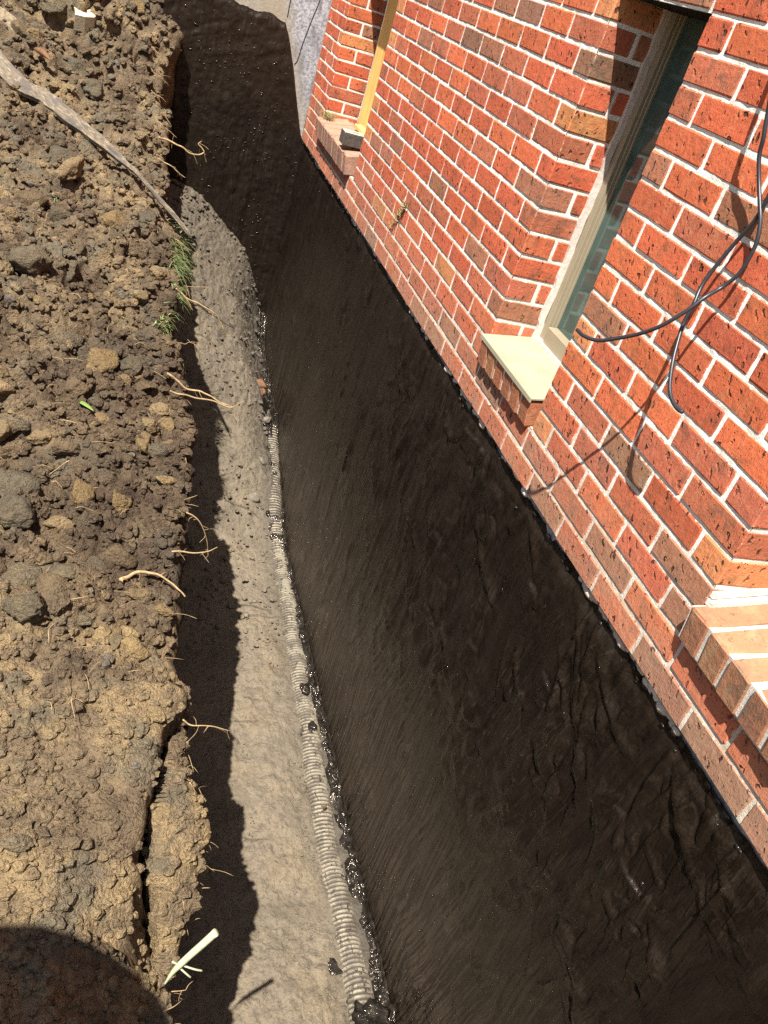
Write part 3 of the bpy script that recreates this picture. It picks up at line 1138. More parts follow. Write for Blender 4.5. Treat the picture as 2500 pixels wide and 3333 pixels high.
T[:, 2] += np.where(T[:, 2] > -.32, .16 * fbm(np.stack([T[:, 1] / .8, T[:, 1] * 0, T[:, 1] * 0], 1), 3, 119), 0)
tar = grid_obj("tar_coat", T.reshape(TY.shape + (3,)), M['tar'])
under(tar, house)
gl_ = np.clip(6.0 * lip + 0.1 * ridge * upper + 1.4 * drip + 1.2 * blob + .9 * crest * big_r, 0, 1) * smooth(-.5, .1, fbm(T / 2.2, 2, 159))
ga = tar.data.attributes.new("gloss", 'FLOAT', 'POINT')
ga.data.foreach_set("value", gl_.astype(np.float32))
tar["label"] = "brushed black tar coat on the foundation"

def add_blob(V, Fc, c, r, seed, flat=(1, 1, 1), sub=1):
    bm = bmesh.new()
    bmesh.ops.create_icosphere(bm, subdivisions=sub + 1, radius=1.0)
    pts = np.array([v.co[:] for v in bm.verts])
    f = 1 + .38 * fbm(pts * 1.3 + seed * 3.7, 3, 150 + seed % 40)
    pts = pts * f[:, None] * np.array(flat) * r + np.array(c)
    n = len(V)
    V += pts.tolist()
    for fc in bm.faces:
        Fc.append(tuple(v.index + n for v in fc.verts))
    bm.free()


# small gobs of tar on the coat and along its top edge, more than one could count
V, Fc = [], []
rr = random.Random(5)
for k_ in range(60):
    y = 9.5 * math.exp(rr.random() * math.log(70 / 9.5))
    z = -.7 - 22 * rr.random() ** 1.3
    add_blob(V, Fc, (.19, y, z), rr.uniform(.025, .07), k_, (.6, 1.0, rr.uniform(1.0, 2.0)), 1)
for k_ in range(80):
    y = 9.5 * math.exp(rr.random() * math.log(80 / 9.5))
    add_blob(V, Fc, (.20, y, -.34 - rr.random() ** 2 * 1.0), rr.uniform(.03, .10), k_, (.6, rr.uniform(1.0, 2.2), 1.0), 1)
tg = mesh_obj("tar_gobs", V, Fc, M['tar_ridge'], smooth_shade=True)
under(tg, house)
tag(tg, kind='stuff')

# smears of mortar and bare concrete on the ledge under the bricks
V, Fc = [], []
for k_ in range(150):
    y = random.choice([random.uniform(8, 82), random.uniform(25, 45), random.uniform(58, 80), random.uniform(14, 20)])
    add_blob(V, Fc, (.24 + random.uniform(-.04, .06), y, -.12 + random.uniform(-.18, .06)), random.uniform(.06, .17), k_, (.7, random.uniform(1, 3.2), .9))
lm = mesh_obj("ledge_mortar", V, Fc, M['mortar'], smooth_shade=True)
under(lm, house)
tag(lm, kind='stuff')

# ---------------------------------------------------------------- end wall closing the trench
end_wall = empty("concrete_wall", (-6, 84, -10))
tag(end_wall, "pale grey concrete wall closing the trench, black tar brushed over its lower part", "concrete wall")
ew = boxes_obj("wall_body", [((-13.4, 83.1, -30), (-.02, 86, 26))], M['concrete'])
under(ew, end_wall)
ex = np.concatenate([np.linspace(-13.6, 0.15, 230)])
vv = np.linspace(0, 1, 260)
EX, EV = np.meshgrid(ex, vv)
nx = np.stack([ex, ex * 0, ex * 0], 1)
ztop = np.where(ex < -3.5, np.interp(ex, [-13, -7, -3.5], [10.2, 9.2, 9.0]), np.interp(ex, [-3.5, -3.1, -1.4, -.2, .15], [9.0, 8.1, 3.75, .45, -.35]))
ztop = ztop + .22 * fbm(nx / 1.2, 3, 161) + .08 * fbm(nx / .3, 2, 163)
ZZ = -27 + (ztop[None, :] + 27) * EV
G = np.stack([EX, np.full(EX.shape, 83.0), ZZ], -1).reshape(-1, 3)
g1 = fbm(np.stack([G[:, 0] / .45, G[:, 2] / 4.5, G[:, 0] * 0], 1), 3, 171)
g2 = domes(np.stack([G[:, 0] / 1.1, G[:, 2] / 1.5, G[:, 0] * 0], 1), 173) * smooth(.0, .5, vnoise(G / 2.5, 175))
g3 = fbm(np.stack([(G[:, 0] + G[:, 2] * .9) / 3.2, (G[:, 2] - G[:, 0] * .5) / .5, G[:, 0] * 0], 1), 3, 177) * smooth(3.5, 6.0, G[:, 2])
rim = smooth(1.0, .985, EV.ravel())
G[:, 1] -= (0.06 + .05 * g1 + .11 * g2 + .07 * g3 + .04 * fbm(G / .4, 2, 179)) * rim - .06 * (1 - rim)
et = grid_obj("tar_coat", G.reshape(EX.shape + (3,)), M['tar_end'])
under(et, end_wall)
V, Fc = [], []
for k_ in range(90):
    x = rr.uniform(-12, -.6)
    z = rr.choice([rr.uniform(2, 8.3), rr.uniform(-10, 6), rr.uniform(-11, -4)])
    if z > np.interp(x, [-3.5, 0], [8, -.8]):
        continue
    add_blob(V, Fc, (x, 82.95, z), rr.uniform(.03, .09), k_, (rr.uniform(1, 2.6), .6, 1.0), 1)
tg = mesh_obj("tar_gobs", V, Fc, M['tar_gloss'], smooth_shade=True)
under(tg, end_wall)
tag(tg, kind='stuff')
Vt, Ft = tube(catmull([(-1.05, 83.09, 14.5), (-1.0, 83.09, 11.5), (-1.35, 83.09, 9.6), (-1.7, 83.09, 7.6), (-1.85, 83.09, 6.3), (-2.05, 83.09, 5.9)], 5), .035, 5)
ck = mesh_obj("crack", Vt, Ft, M['dark'])
under(ck, end_wall)
Vt, Ft = tube([(-3.45, 83.09, 9.3), (-3.5, 83.09, 18)], .04, 5)
ck = mesh_obj("joint", Vt, Ft, M['dark'])
under(ck, end_wall)

# ---------------------------------------------------------------- windows and sills


def prism(name, poly, y0, y1, mat, parent, bevel=0.0):
    """Extrude a polygon given in (x, z) from y0 to y1."""
    n = len(poly)
    V = [(x, y0, z) for x, z in poly] + [(x, y1, z) for x, z in poly]
    F_ = [tuple(range(n)), tuple(range(2 * n - 1, n - 1, -1))]
    F_ += [(i, i + n, (i + 1) % n + n, (i + 1) % n) for i in range(n)]
    o = mesh_obj(name, V, F_, mat)
    bm = bmesh.new()
    bm.from_mesh(o.data)
    bmesh.ops.recalc_face_normals(bm, faces=bm.faces[:])
    if bevel:
        bmesh.ops.bevel(bm, geom=bm.edges[:], offset=bevel * U, segments=1, affect='EDGES')
    bm.to_mesh(o.data)
    bm.free()
    under(o, parent)
    return o


def brick_sill(y0, y1, xf, ztop_f, zbot_f, n, skip=(), tones=None, dirty=False):
    sill = empty("brick_sill", (0, (y0 + y1) / 2, 3))
    under(sill, house)
    pitch = (y1 - y0) / n
    tilt = math.atan2(.42, 2.7)
    h = ztop_f - zbot_f
    gap = JT * 1.15 if not dirty else .07
    me = [bevelled_box_mesh("sill_brick", (2.75, pitch - gap, h), .05, .03 if not dirty else .05, 300 + i, M['sill_brick']) for i in range(4)]
    for i in range(n):
        if i in skip:
            continue
        o = bpy.data.objects.new("sill_brick", me[i % 4])
        COL.objects.link(o)
        o.location = W((xf + 1.375 + random.uniform(-.03, .03), y0 + (i + .5) * pitch, (ztop_f + zbot_f) / 2 + .21))
        o.rotation_euler = (0, -tilt, random.uniform(-.01, .01))
        c = tones(i)
        o.color = (*c, 1)
        under(o, sill)
    m_ = prism("mortar", [(xf + .17, zbot_f + .05), (xf - .01, ztop_f - .02), (2.5, ztop_f + .33), (2.5, zbot_f + .5)], y0 + .34 + (pitch * len(skip)), y1 - .03, M['mortar'] if not dirty else M['sill_dirt'], sill)
    return sill


# nearest window: the brick sill with the sunlit top
brick_sill(8.72, 14.86, -.40, 3.36, 2.14, 6, tones=lambda i: random.choice([(0.36, 0.150, 0.080), (0.39, 0.172, 0.09), (0.33, 0.142, 0.08)]))
w3 = empty("window", (2.6, 11.8, 10))
under(w3, house)
brk = boxes_obj("sealant", [((2.30, 14.70, 3.55), (2.56, 14.87, Z1 - .02))], M['sealant'])
under(brk, w3)
prism("sealant", [(2.1, 3.72), (2.1, 3.86), (2.6, 3.92), (2.6, 3.78)], 8.8, 14.8, M['sealant'], w3)
prism("sill_fillet", [(.02, 3.42), (2.4, 3.80), (2.4, 3.98), (.02, 3.60)], 14.66, 14.885, M['mortar'], w3)
prism("sill_fillet", [(.06, 3.66), (2.4, 4.04), (2.4, 4.20), (.06, 3.84)], 14.78, 14.92, M['mortar'], w3)
boxf = boxes_obj("frame", [((2.45, 13.8, 3.7), (3.2, 14.85, Z1 - .02)), ((2.35, 8.72, 3.9), (3.1, 13.79, 4.75))], M['frame'], bevel=.03)
under(boxf, w3)
gl = boxes_obj("pane", [((2.90, 8.72, 4.3), (2.97, 14.0, Z1 - .02))], M['glass'])
under(gl, w3)

# middle window: cream metal board over a brick sill
brick_sill(26.98, 33.02, -.34, 3.08, 1.98, 6, tones=lambda i: random.choice([(0.40, 0.13, 0.06), (0.42, 0.18, 0.08), (0.36, 0.13, 0.07)]))
w2 = empty("window", (2.6, 30, 10))
under(w2, house)
sb = prism("sill_board", [(-.46, 3.07), (-.46, 3.27), (2.6, 3.60), (2.6, 3.50), (-.40, 3.19), (-.40, 3.07)], 26.99, 33.06, M['cream'], w2, .012)
sb["label"] = "cream metal sill board with a folded front lip"
s_ = boxes_obj("sealant", [((2.02, 32.93, 3.5), (2.30, 33.12, Z1))], M['sealant'])
bm = bmesh.new()
bm.from_mesh(s_.data)
bmesh.ops.subdivide_edges(bm, edges=[e for e in bm.edges if abs(e.verts[0].co.z - e.verts[1].co.z) > .3], cuts=60)
for v in bm.verts:
    v.co.x += U * .05 * float(vnoise(np.array([[v.co.z / U / .5, v.co.y / U, 0]]), 201)[0])
bm.to_mesh(s_.data)
bm.free()
under(s_, w2)
prism("sealant", [(2.08, 3.50), (2.08, 3.66), (2.5, 3.70), (2.5, 3.54)], 26.9, 32.9, M['sealant'], w2)
fr = boxes_obj("frame", [((2.30, 32.55, 3.55), (3.2, 33.10, Z1)), ((2.44, 32.46, 3.9), (3.2, 32.55, Z1)), ((2.56, 32.38, 3.9), (3.2, 32.46, Z1))], M['frame'], bevel=.02)
under(fr, w2)
rail = boxes_obj("bottom_rail", [((2.20, 26.9, 3.60), (2.9, 32.36, 4.42))], M['frame'], bevel=.04)
under(rail, w2)
gl = boxes_obj("pane", [((2.66, 26.9, 4.3), (2.73, 32.5, Z1 - .02))], M['glass'])
under(gl, w2)
lint = boxes_obj("lintel", [((.25, 26.6, Z1 - .05), (2.9, 33.3, Z1 + .07))], M['dark'])  # near-black colour stands in for the shade under the window head
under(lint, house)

# far window: worn brick sill with a broken end, opening closed with a yellow board
brick_sill(62.35, 75.95, -.55, 3.34, 1.95, 13, skip=(0,), tones=lambda i: random.choice([(0.36, 0.19, 0.13), (0.40, 0.20, 0.135), (0.33, 0.18, 0.12)]), dirty=True)
w1 = empty("window", (2.6, 69, 10))
under(w1, house)
fr = boxes_obj("frame", [((3.05, 62.4, 3.5), (3.3, 75.98, Z1))], M['dark'])  # flat near-black sheet painted as the unlit interior, not an actual frame
under(fr, w1)
yb = boxes_obj("timber_board", [((2.58, 66.0, 3.9), (2.80, 74.55, 17.6))], M['yellow'], bevel=.03)
tag(yb, "tall yellow timber board standing upright in the far window opening", "timber board")
wd = boxes_obj("timber_offcut", [((1.75, 69.2, 3.93), (2.45, 72.2, 4.22))], M['yellow'], bevel=.03)
tag(wd, "small pale timber offcut at the foot of the yellow board", "timber offcut")

# loose cored brick on the broken end of that sill
lb = bmesh.new()
bmesh.ops.create_cube(lb, size=1.0)
for v in lb.verts:
    v.co = Vector((v.co.x * 2.5, v.co.y * 1.35, v.co.z * .92)) * U
bmesh.ops.bevel(lb, geom=lb.edges[:], offset=.04 * U, segments=1, affect='EDGES')
me = bpy.data.meshes.new("loose_brick")
lb.to_mesh(me)
lb.free()
me.materials.append(M['cream_brick'])
me.materials.append(M['burnt'])
for p_ in me.polygons:
    if p_.normal.y < -.7 or p_.normal.x < -.7:
        p_.material_index = 1
loose = empty("loose_brick", (.55, 65.6, 3.75))
tag(loose, "loose cored brick with dark side lying on the far window sill", "brick")
bo = bpy.data.objects.new("brick_body", me)
COL.objects.link(bo)
bo.parent = loose
bo.location = W((0, 0, .40))
for dx in (-.25, .45):
    a = np.linspace(0, 2 * math.pi, 13)[:-1]
    Vh = [(dx + .30 * math.cos(t), .14 * math.sin(t), .868) for t in a]
    Vh += [(dx + .30 * math.cos(t), .14 * math.sin(t), .80) for t in a]
    ho = mesh_obj("core_hole", Vh, [tuple(range(12))] + [(i, (i + 1) % 12, (i + 1) % 12 + 12, i + 12) for i in range(12)], M['dark'])  # near-black disc on the top face, painting the shade of a hole
    ho.parent = loose

# ---------------------------------------------------------------- drain pipe and wet tar along the foot of the wall
pc = [(-1.30, 16.6), (-1.22, 19.3), (-1.28, 23.5), (-1.36, 25.3), (-1.25, 31.5), (-1.0, 35.5), (-.72, 45), (-.48, 54.3), (-.62, 57.5), (-.52, 61.2), (-.42, 63.9), (-.45, 67), (-.45, 70)]
RIB = .25
ring = np.arange(0, (67 - 16.6) / RIB) * RIB + 16.6
off_ = np.array([0, .03, .085, .14, .17, .225])
hgt_ = np.array([-.07, 0, .018, 0, -.07, -.085])
pyy = (ring[:, None] + off_[None, :]).ravel()
prad = 0.77 + np.tile(hgt_, len(ring))
pxx = np.interp(pyy, [q[1] for q in pc], [q[0] for q in pc])
kern = np.ones(60) / 60
pxx = np.convolve(np.pad(pxx, (30, 29), mode='edge'), kern, mode='valid')[:len(pyy)]
pz = floor_z(pxx, pyy) - .27 + .09 * np.sin(pyy * .42) + .07 * np.sin(pyy * 1.1) - .30 * smooth(57, 66, pyy)
Vp, Fp = tube(np.stack([pxx, pyy, pz], 1), prad, 24)
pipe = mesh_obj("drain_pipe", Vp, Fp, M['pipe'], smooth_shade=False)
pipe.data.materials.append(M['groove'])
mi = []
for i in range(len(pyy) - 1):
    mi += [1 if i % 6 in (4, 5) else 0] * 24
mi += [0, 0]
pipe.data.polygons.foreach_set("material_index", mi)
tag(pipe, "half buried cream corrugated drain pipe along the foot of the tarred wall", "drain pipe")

# wet tar run down to the foot of the wall: one lumpy fillet
gy = 11.5 * np.exp(np.linspace(0, math.log(83.0 / 11.5), 760))
gu = np.linspace(0, 1, 44)
GU, GY = np.meshgrid(gu, gy)
wid = np.interp(gy, [11, 40, 50, 58, 66, 74, 83], [.62, .60, .8, 1.6, 1.8, 1.2, .9]) * (1 + .55 * fbm(np.stack([gy / 1.3, gy * 0, gy * 0], 1), 3, 801))
up_h = .42 * (1 + .8 * fbm(np.stack([gy / .8, gy * 0 + 5, gy * 0], 1), 3, 803))
GX = np.where(GU < .35, .16 - .14 * (GU / .35), .02 - (GU - .35) / .65 * wid[:, None])
fz_ = floor_z(GX, GY)
GZZ = np.where(GU < .35, floor_z(np.zeros_like(GX), GY) + .10 + up_h[:, None] * (1 - GU / .35), fz_ + .30 * (1 - (GU - .35) / .65) + .06)
K = np.stack([GX, GY, GZZ], -1).reshape(-1, 3)
prof_ = np.sin(np.pi * np.clip(GU.ravel() * .92 + .06, 0, 1)) ** .7
lum = .60 * domes(warped(K / .75, .4, 1.5, 4), 811) + .26 * domes(warped(K / .33, .4, 1.5, 5), 813) + .10 * fbm(K / .2, 3, 815)
patchy = smooth(-.25, .25, fbm(K / 1.1, 2, 817) + .35 * (GU.ravel() < .55))
K[:, 0] -= lum * prof_ * .45 * patchy
K[:, 2] += lum * prof_ * .55 * patchy - .22 * (1 - patchy) * (GU.ravel() > .4) - .40 * smooth(.80, 1, GU.ravel())
fillet = grid_obj("tar_fillet", K.reshape(GX.shape + (3,)), M['tar_gloss'])
tag(fillet, kind='stuff')
# bigger pools of tar on and beside the pipe
pools = [(-1.0, 16.9, -25.75, .95, "wet tar pool over the near end of the drain pipe"),
         (-2.35, 20.1, -26.05, .30, "small glossy tar splash on the mud beside the pipe"),
         (-1.0, 35.2, -25.62, .30, "black tar splash across the pipe at its middle"),
         (-.9, 38.6, -25.62, .34, "black tar splash on the pipe above the middle one"),
         (-1.5, 56.6, -25.75, .8, "spread of black tar on the mud left of the pipe"),
         (-.9, 64.5, -25.2, .9, "tar heap burying the far end of the drain pipe")]
for i, (x, y, z, r, lab) in enumerate(pools):
    V, Fc = [], []
    add_blob(V, Fc, (0, 0, 0), r, 900 + i, (1.0, 1.35, .42), 3)
    V = np.array(V)
    V = V * (1 + .5 * fbm(V / .3 + i * 9, 3, 910 + i))[:, None]
    o = mesh_obj("tar_splash", V, Fc, M['tar_gloss'], smooth_shade=True)
    o.location = W((x, y, z))
    tag(o, lab, "tar splash", "tar splashes along the drain pipe")

# ---------------------------------------------------------------- cables on the wall
CAB_A = [[0.1, 23.2, 19.5], [-0.6, 22.0, 17.4], [-0.8, 21.35, 15.69], [-0.7, 21.2, 15.05], [-0.6, 21.03, 14.49], [-0.5, 20.99, 14.09], [-0.38, 20.69, 13.55], [-0.32, 20.27, 13.03], [-0.28, 19.99, 12.68], [-0.25, 19.76, 12.22], [-0.25, 19.71, 11.75], [-0.3, 19.74, 11.22], [-0.5, 19.88, 10.75], [-0.95, 19.77, 10.42], [-1.3, 19.8, 9.92], [-1.65, 20.05, 9.3], [-1.9, 20.5, 8.79], [-2.2, 20.99, 8.36], [-2.5, 21.41, 8.04], [-2.75, 21.86, 7.94], [-2.8, 22.26, 7.95]]
CAB_B = [[0.1, 21.0, 19.0], [-0.3, 20.2, 16.5], [-0.3, 20.12, 13.86], [-0.3, 20.12, 13.26], [-0.25, 20.22, 12.63], [-0.3, 20.46, 11.91], [-0.45, 20.57, 11.16], [-0.62, 20.53, 10.53], [-0.8, 20.26, 10.01], [-0.88, 20.18, 9.47], [-1.0, 19.89, 8.99], [-1.15, 19.48, 8.49], [-1.3, 18.96, 8.01], [-1.33, 18.59, 7.77], [-1.3, 18.22, 7.66], [-1.25, 18.0, 7.67]]
for nm, pts, lab in (("cable", CAB_A, "black cable on the brick wall sweeping left to an end near the window"),
                     ("cable", CAB_B, "black cable on the brick wall hanging down to a hooked end")):
    Vt, Ft = tube(catmull(pts, 6), .060, 9)
    o = mesh_obj(nm, Vt, Ft, M['cable'], smooth_shade=True)
    tag(o, lab, "cable", "black cables hanging on the brick wall")

# ---------------------------------------------------------------- clods of dug soil lying on the bank
OCHRE = [(0.270, 0.185, 0.082), (0.235, 0.168, 0.085), (0.30, 0.215, 0.110)]
BROWN = [(0.128, 0.088, 0.052), (0.100, 0.066, 0.040), (0.150, 0.106, 0.062)]
GREY = [(0.125, 0.108, 0.074), (0.098, 0.087, 0.062), (0.150, 0.130, 0.092)]
STONE = [(0.19, 0.17, 0.14), (0.16, 0.15, 0.13)]


def clod_mesh(name, seed, sub=4, rough=1.0, mat=None):
    bm = bmesh.new()
    bmesh.ops.create_icosphere(bm, subdivisions=sub, radius=1.0)
    P_ = np.array([v.co[:] for v in bm.verts])
    sq = np.array([1.0, .8 + .25 * math.sin(seed * 2.1), .68 + .1 * math.cos(seed * 1.7)])
    f = 1 + .34 * fbm(P_ * 1.1 + seed * 5.1, 3, 300 + seed) * (1.0 if rough > .5 else .8)
    # flats where the spade or the bucket cut it
    rr = random.Random(seed)
    for _ in range(13):
        n_ = Vector((rr.uniform(-1, 1), rr.uniform(-1, 1), rr.uniform(-1, 1))).normalized()
        h = .52 + .30 * rr.random()
        d_ = P_ @ np.array(n_[:])
        f = np.where(d_ * f > h, h / np.maximum(d_, .2), f)
    if rough:
        f = f + rough * (.15 * (crumbly(P_ * 2.2 + seed, 320 + seed) - .35) + .10 * fbm(P_ * 3.5 + seed, 4, 340 + seed, .6) + .07 * crumbly(P_ * 6 + seed, 360))
    P_ = P_ * f[:, None] * sq
    for v, q in zip(bm.verts, P_):
        v.co = Vector(q)
    me_ = bpy.data.meshes.new(name)
    bm.to_mesh(me_)
    bm.free()
    me_.polygons.foreach_set("use_smooth", [True] * len(me_.polygons))
    me_.materials.append(mat or M['clod'])
    return me_


CL = [clod_mesh("soil_clod", i, 4) for i in range(12)]
ST = [clod_mesh("pebble", 40 + i, 3, 0.0) for i in range(4)]


def put_clod(name, me_, s, y, r, col, sink=.35, rot=None):
    p0, p1, p2 = bank_point(s, y)
    o = bpy.data.objects.new(name, me_)
    COL.objects.link(o)
    o.location = W((p0[0], p0[1], p0[2] + r * (.62 - sink)))
    k_ = r * U
    o.scale = (k_ * random.uniform(.9, 1.15), k_ * random.uniform(.85, 1.15), k_ * random.uniform(.8, 1.05))
    o.rotation_euler = rot or (random.uniform(-.5, .5), random.uniform(-.5, .5), random.uniform(0, 6.28))
    o.color = (*col, 1)
    return o


# the clods that stand out: (distance from edge, y, radius, colour, label)
BIG = [(7.33, 48.14, 1.33, 'g', 'large grey tan clod at the left border, below the middle of the plank'),
       (7.04, 61.86, 1.29, 'g', 'pale flat faced clod just below the plank, with a black shadow under its right side'),
       (6.69, 58.66, 1.37, 'o', 'pale ochre clod directly under the flat faced one below the plank'),
       (5.42, 73.09, 1.47, 'g', 'dark grey clod above the middle of the plank, largest of its cluster'),
       (6.05, 75.6, 1.28, 'g', 'grey clod above the plank, touching the dark grey cluster'),
       (6.29, 81.24, 1.7, 'o', 'broad tan clod beside the cream broken brick at the top'),
       (8.64, 79.97, 1.16, 'g', 'grey clod left of the cream broken brick'),
       (8.76, 64.75, 1.01, 'b', 'brownish clod right below the thick end of the plank'),
       (5.45, 65.91, 0.78, 'g', 'smooth grey clod touching the lower edge of the plank'),
       (4.55, 42.12, 0.97, 'o', 'ochre block of clay with a squared face, near the trench lip'),
       (6.8, 30.24, 1.11, 'g', 'big grey tan clod at the left border overhanging a deep black shadow'),
       (5.18, 30.23, 0.7, 'o', 'palest ochre clod, right of the big clod with the black shadow'),
       (4.46, 32.07, 0.81, 'o', 'mottled ochre grey clod above the palest ochre clod'),
       (6.86, 33.54, 0.61, 'g', 'rounded grey clod beneath a thin pale root'),
       (5.49, 34.46, 0.8, 'b', 'dark brown clod with a thin root lying across it'),
       (5.91, 26.31, 0.99, 'g', 'rugged grey clod at the left border with a dark underside'),
       (5.63, 24.34, 0.81, 'g', 'grey clod at the left border, right below the rugged one'),
       (5.49, 15.51, 0.56, 'g', 'flattish grey clod at the left border above the big round shadow'),
       (3.1, 42.25, 0.79, 'g', 'dark grey clod next to the squared ochre block'),
       (6.38, 43.25, 0.87, 'g', 'dark grey clod above and left of the squared ochre block'),
       (1.24, 20.45, 0.45, 'o', 'ochre lump on the trench lip at the start of the crack'),
       (0.68, 26.31, 0.53, 'o', 'ochre lump on the trench lip below the bent white root')]
for i, (s, y, r, col, lab) in enumerate(BIG):
    o = put_clod("soil_clod", CL[i % 12], s, y, r, {'o': OCHRE, 'b': BROWN, 'g': GREY}[col][i % 3], .25)
    tag(o, lab, "clod", "clods of dug soil on the bank")
GEN = {'o': ("ochre clay clod, one of many lying on the dug bank", OCHRE), 'b': ("brown crumbly soil clod, one of many lying on the dug bank", BROWN),
       'g': ("grey clay clod, one of many lying on the dug bank", GREY)}
n_c = 0
tries = 0
while n_c < 190 and tries < 20000:
    tries += 1
    y = 9.0 * math.exp(random.random() * math.log(115 / 9.0))
    s = abs(random.random() ** 1.3) * (9 + y * .22)
    rough_here = float(np.interp(y, [9, 18, 28, 40], [.25, .35, .8, 1]))
    if s > 4.5:
        rough_here = max(rough_here, .7)
    if random.random() > rough_here:
        continue
    if y < 23:
        continue
    p0, _, _ = bank_point(s, y)
    q = project(p0)
    if q is None or not (-40 < q[0] < 2500 and -60 < q[1] < 3380):
        continue
    r = random.choice([.28, .34, .42, .5, .62, .8]) * (1 + y / 160)
    if s < r * 1.2:
        continue
    ck_ = random.choices('obg', (.36, .34, .30))[0]
    o = put_clod("soil_clod", CL[n_c % 12], s, y, r, random.choice(GEN[ck_][1]), .62)
    size = 'small' if r < .45 else 'middling' if r < .75 else 'large'
    hue = {'o': 'ochre', 'b': 'brown', 'g': 'grey'}[ck_]
    if s < 1.6:
        where = "on the trench lip " + ("beside the far tar wall" if y > 60 else "near the grass tufts" if y > 42 else "beside the yellow roots" if y > 31 else "near the bent white root")
    elif q[0] < 260 and y < 60:
        where = "at the left border " + ("below the plank" if y > 36 else "level with the green leaf" if y > 29 else "in the lower half of the photo")
    elif y > 74:
        where = "on the heap at the top, near the cream brick"
    elif y > 60:
        where = "on the heap around the weathered plank"
    elif y > 44:
        where = "below the plank, level with the grass tufts"
    elif y > 33:
        where = "around the green leaf"
    elif y > 24:
        where = "between the green leaf and the bent white root"
    else:
        where = "on the smoother clay below the bent white root"
    tag(o, size + " " + hue + " clod " + where, "clod", "clods of dug soil on the bank")
    n_c += 1

# crumbs too many to count
V, Fc, Tn = [], [], []
small = []
for k_ in range(6):
    bm = bmesh.new()
    bmesh.ops.create_icosphere(bm, subdivisions=2, radius=1.0)
    pts = np.array([v.co[:] for v in bm.verts])
    pts = pts * (1 + .75 * fbm(pts * 1.4 + k_ * 7, 3, 400 + k_))[:, None]
    small.append((pts, [tuple(v.index for v in f.verts) for f in bm.faces]))
    bm.free()
chunks_v, chunks_f, tones_ = [], [], []
off = 0
made = 0
while made < 6500:
    y = 8.5 * math.exp(random.random() * math.log(120 / 8.5))
    s = abs(random.random() ** 1.25) * (9 + y * .22)
    dens = float(np.interp(y, [9, 18, 28, 40], [.3, .4, .8, 1]))
    if s > 4:
        dens = max(dens, .75)
    if random.random() > dens:
        continue
    p0, _, _ = bank_point(s, y)
    q = project(p0)
    if q is None or not (-30 < q[0] < 2500 and -60 < q[1] < 3370):
        continue
    r = random.choice([.05, .06, .08, .10, .13, .17, .22]) * (.7 + y / 80)
    pts, fcs = small[made % 6]
    a = random.uniform(0, 6.28)
    ca_, sa_ = math.cos(a), math.sin(a)
    R_ = np.array([[ca_, -sa_, 0], [sa_, ca_, 0], [0, 0, 1]])
    chunks_v.append(pts @ R_.T * r * np.array([1, 1, .8]) + p0 + np.array([0, 0, r * .3]))
    chunks_f += [tuple(i + off for i in f) for f in fcs]
    off += len(pts)
    made += 1
crumbs = mesh_obj("soil_crumbs", np.concatenate(chunks_v), chunks_f, M['soil'])
tag(crumbs, kind='stuff')

# crumbs of earth and mud on the trench floor
chunks_v, chunks_f = [], []
off = 0
for k_ in range(2300):
    far_c = k_ > 1500
    y = 82.5 - 40 * random.random() ** 1.6 if far_c else 15 * math.exp(random.random() * math.log(60 / 15))
    x = random.uniform(-12, -.2) if far_c else random.triangular(-9, -.6, -2.0)
    r = random.choice([.06, .08, .10, .13, .20]) * (1.0 if far_c else .42)
    pts, fcs = small[k_ % 6]
    a = random.uniform(0, 6.28)
    ca_, sa_ = math.cos(a), math.sin(a)
    R_ = np.array([[ca_, -sa_, 0], [sa_, ca_, 0], [0, 0, 1]])
    z = float(floor_z(x, y)) + (.24 if far_c else .12)
    chunks_v.append(pts @ R_.T * r * np.array([1, 1, .75]) + np.array([x, y, z]))
    chunks_f += [tuple(i + off for i in f) for f in fcs]
    off += len(pts)
mc = mesh_obj("mud_crumbs", np.concatenate(chunks_v), chunks_f, M['mud'])
tag(mc, kind='stuff')

# pale pebbles on the bank
for i in range(26):
    y = 12 * math.exp(random.random() * math.log(80 / 12))
    s = random.uniform(.8, 5 + y * .14)
    o = put_clod("pebble", ST[i % 4], s, y, random.uniform(.13, .30) * (1 + y / 120), random.choice(STONE), .35)
    tag(o, "small pale pebble on the bank " + ("near the far tar wall" if y > 60 else "level with the grass tufts" if y > 42 else "near the green leaf" if y > 30 else "below the bent white root"), "pebble", "pebbles on the bank")

# rubble lying on the trench floor near the far end and by the pipe
RUB = [(-1.1, 66.5, .55, 'stone', "square pale stone chip standing beside the far wall foot"),
       (-1.6, 62.0, .60, 'stone', "pale rounded stone on the mud left of the buried pipe end"),
       (-1.5, 68.8, .62, 'rust', "rusty brown brick fragment on the mud by the wall foot"),
       (-2.6, 58.4, .62, 'stone', "flat grey stone slab tilted on the mud by the pipe"),
       (-1.3, 71.5, .7, 'rust', "reddish brick fragment on the far mound near the tar wall"),
       (-3.0, 30.0, .17, 'stone', "tiny ochre pebble alone on the trench mud"),
       (-2.3, 26.2, .14, 'stone', "tiny white pebble on the mud close to the pipe"),
       (-1.35, 29.0, .20, 'rust', "orange brown pebble lying on top of the pipe")]
for i, (x, y, r, mt, lab) in enumerate(RUB):
    me_ = clod_mesh("stone", 60 + i, 3, 0.35, M[mt])
    o = bpy.data.objects.new("stone" if mt == 'stone' else "brick_fragment", me_)
    COL.objects.link(o)
    z = float(floor_z(x, y)) + r * .35
    if "on top of the pipe" in lab:
        z = -25.30
    o.location = W((x, y, z))
    o.scale = (r * U, r * U * 1.2, r * U * .8)
    o.rotation_euler = (i * .7, i * .4, i)
    tag(o, lab, "stone" if mt == 'stone' else "brick fragment")

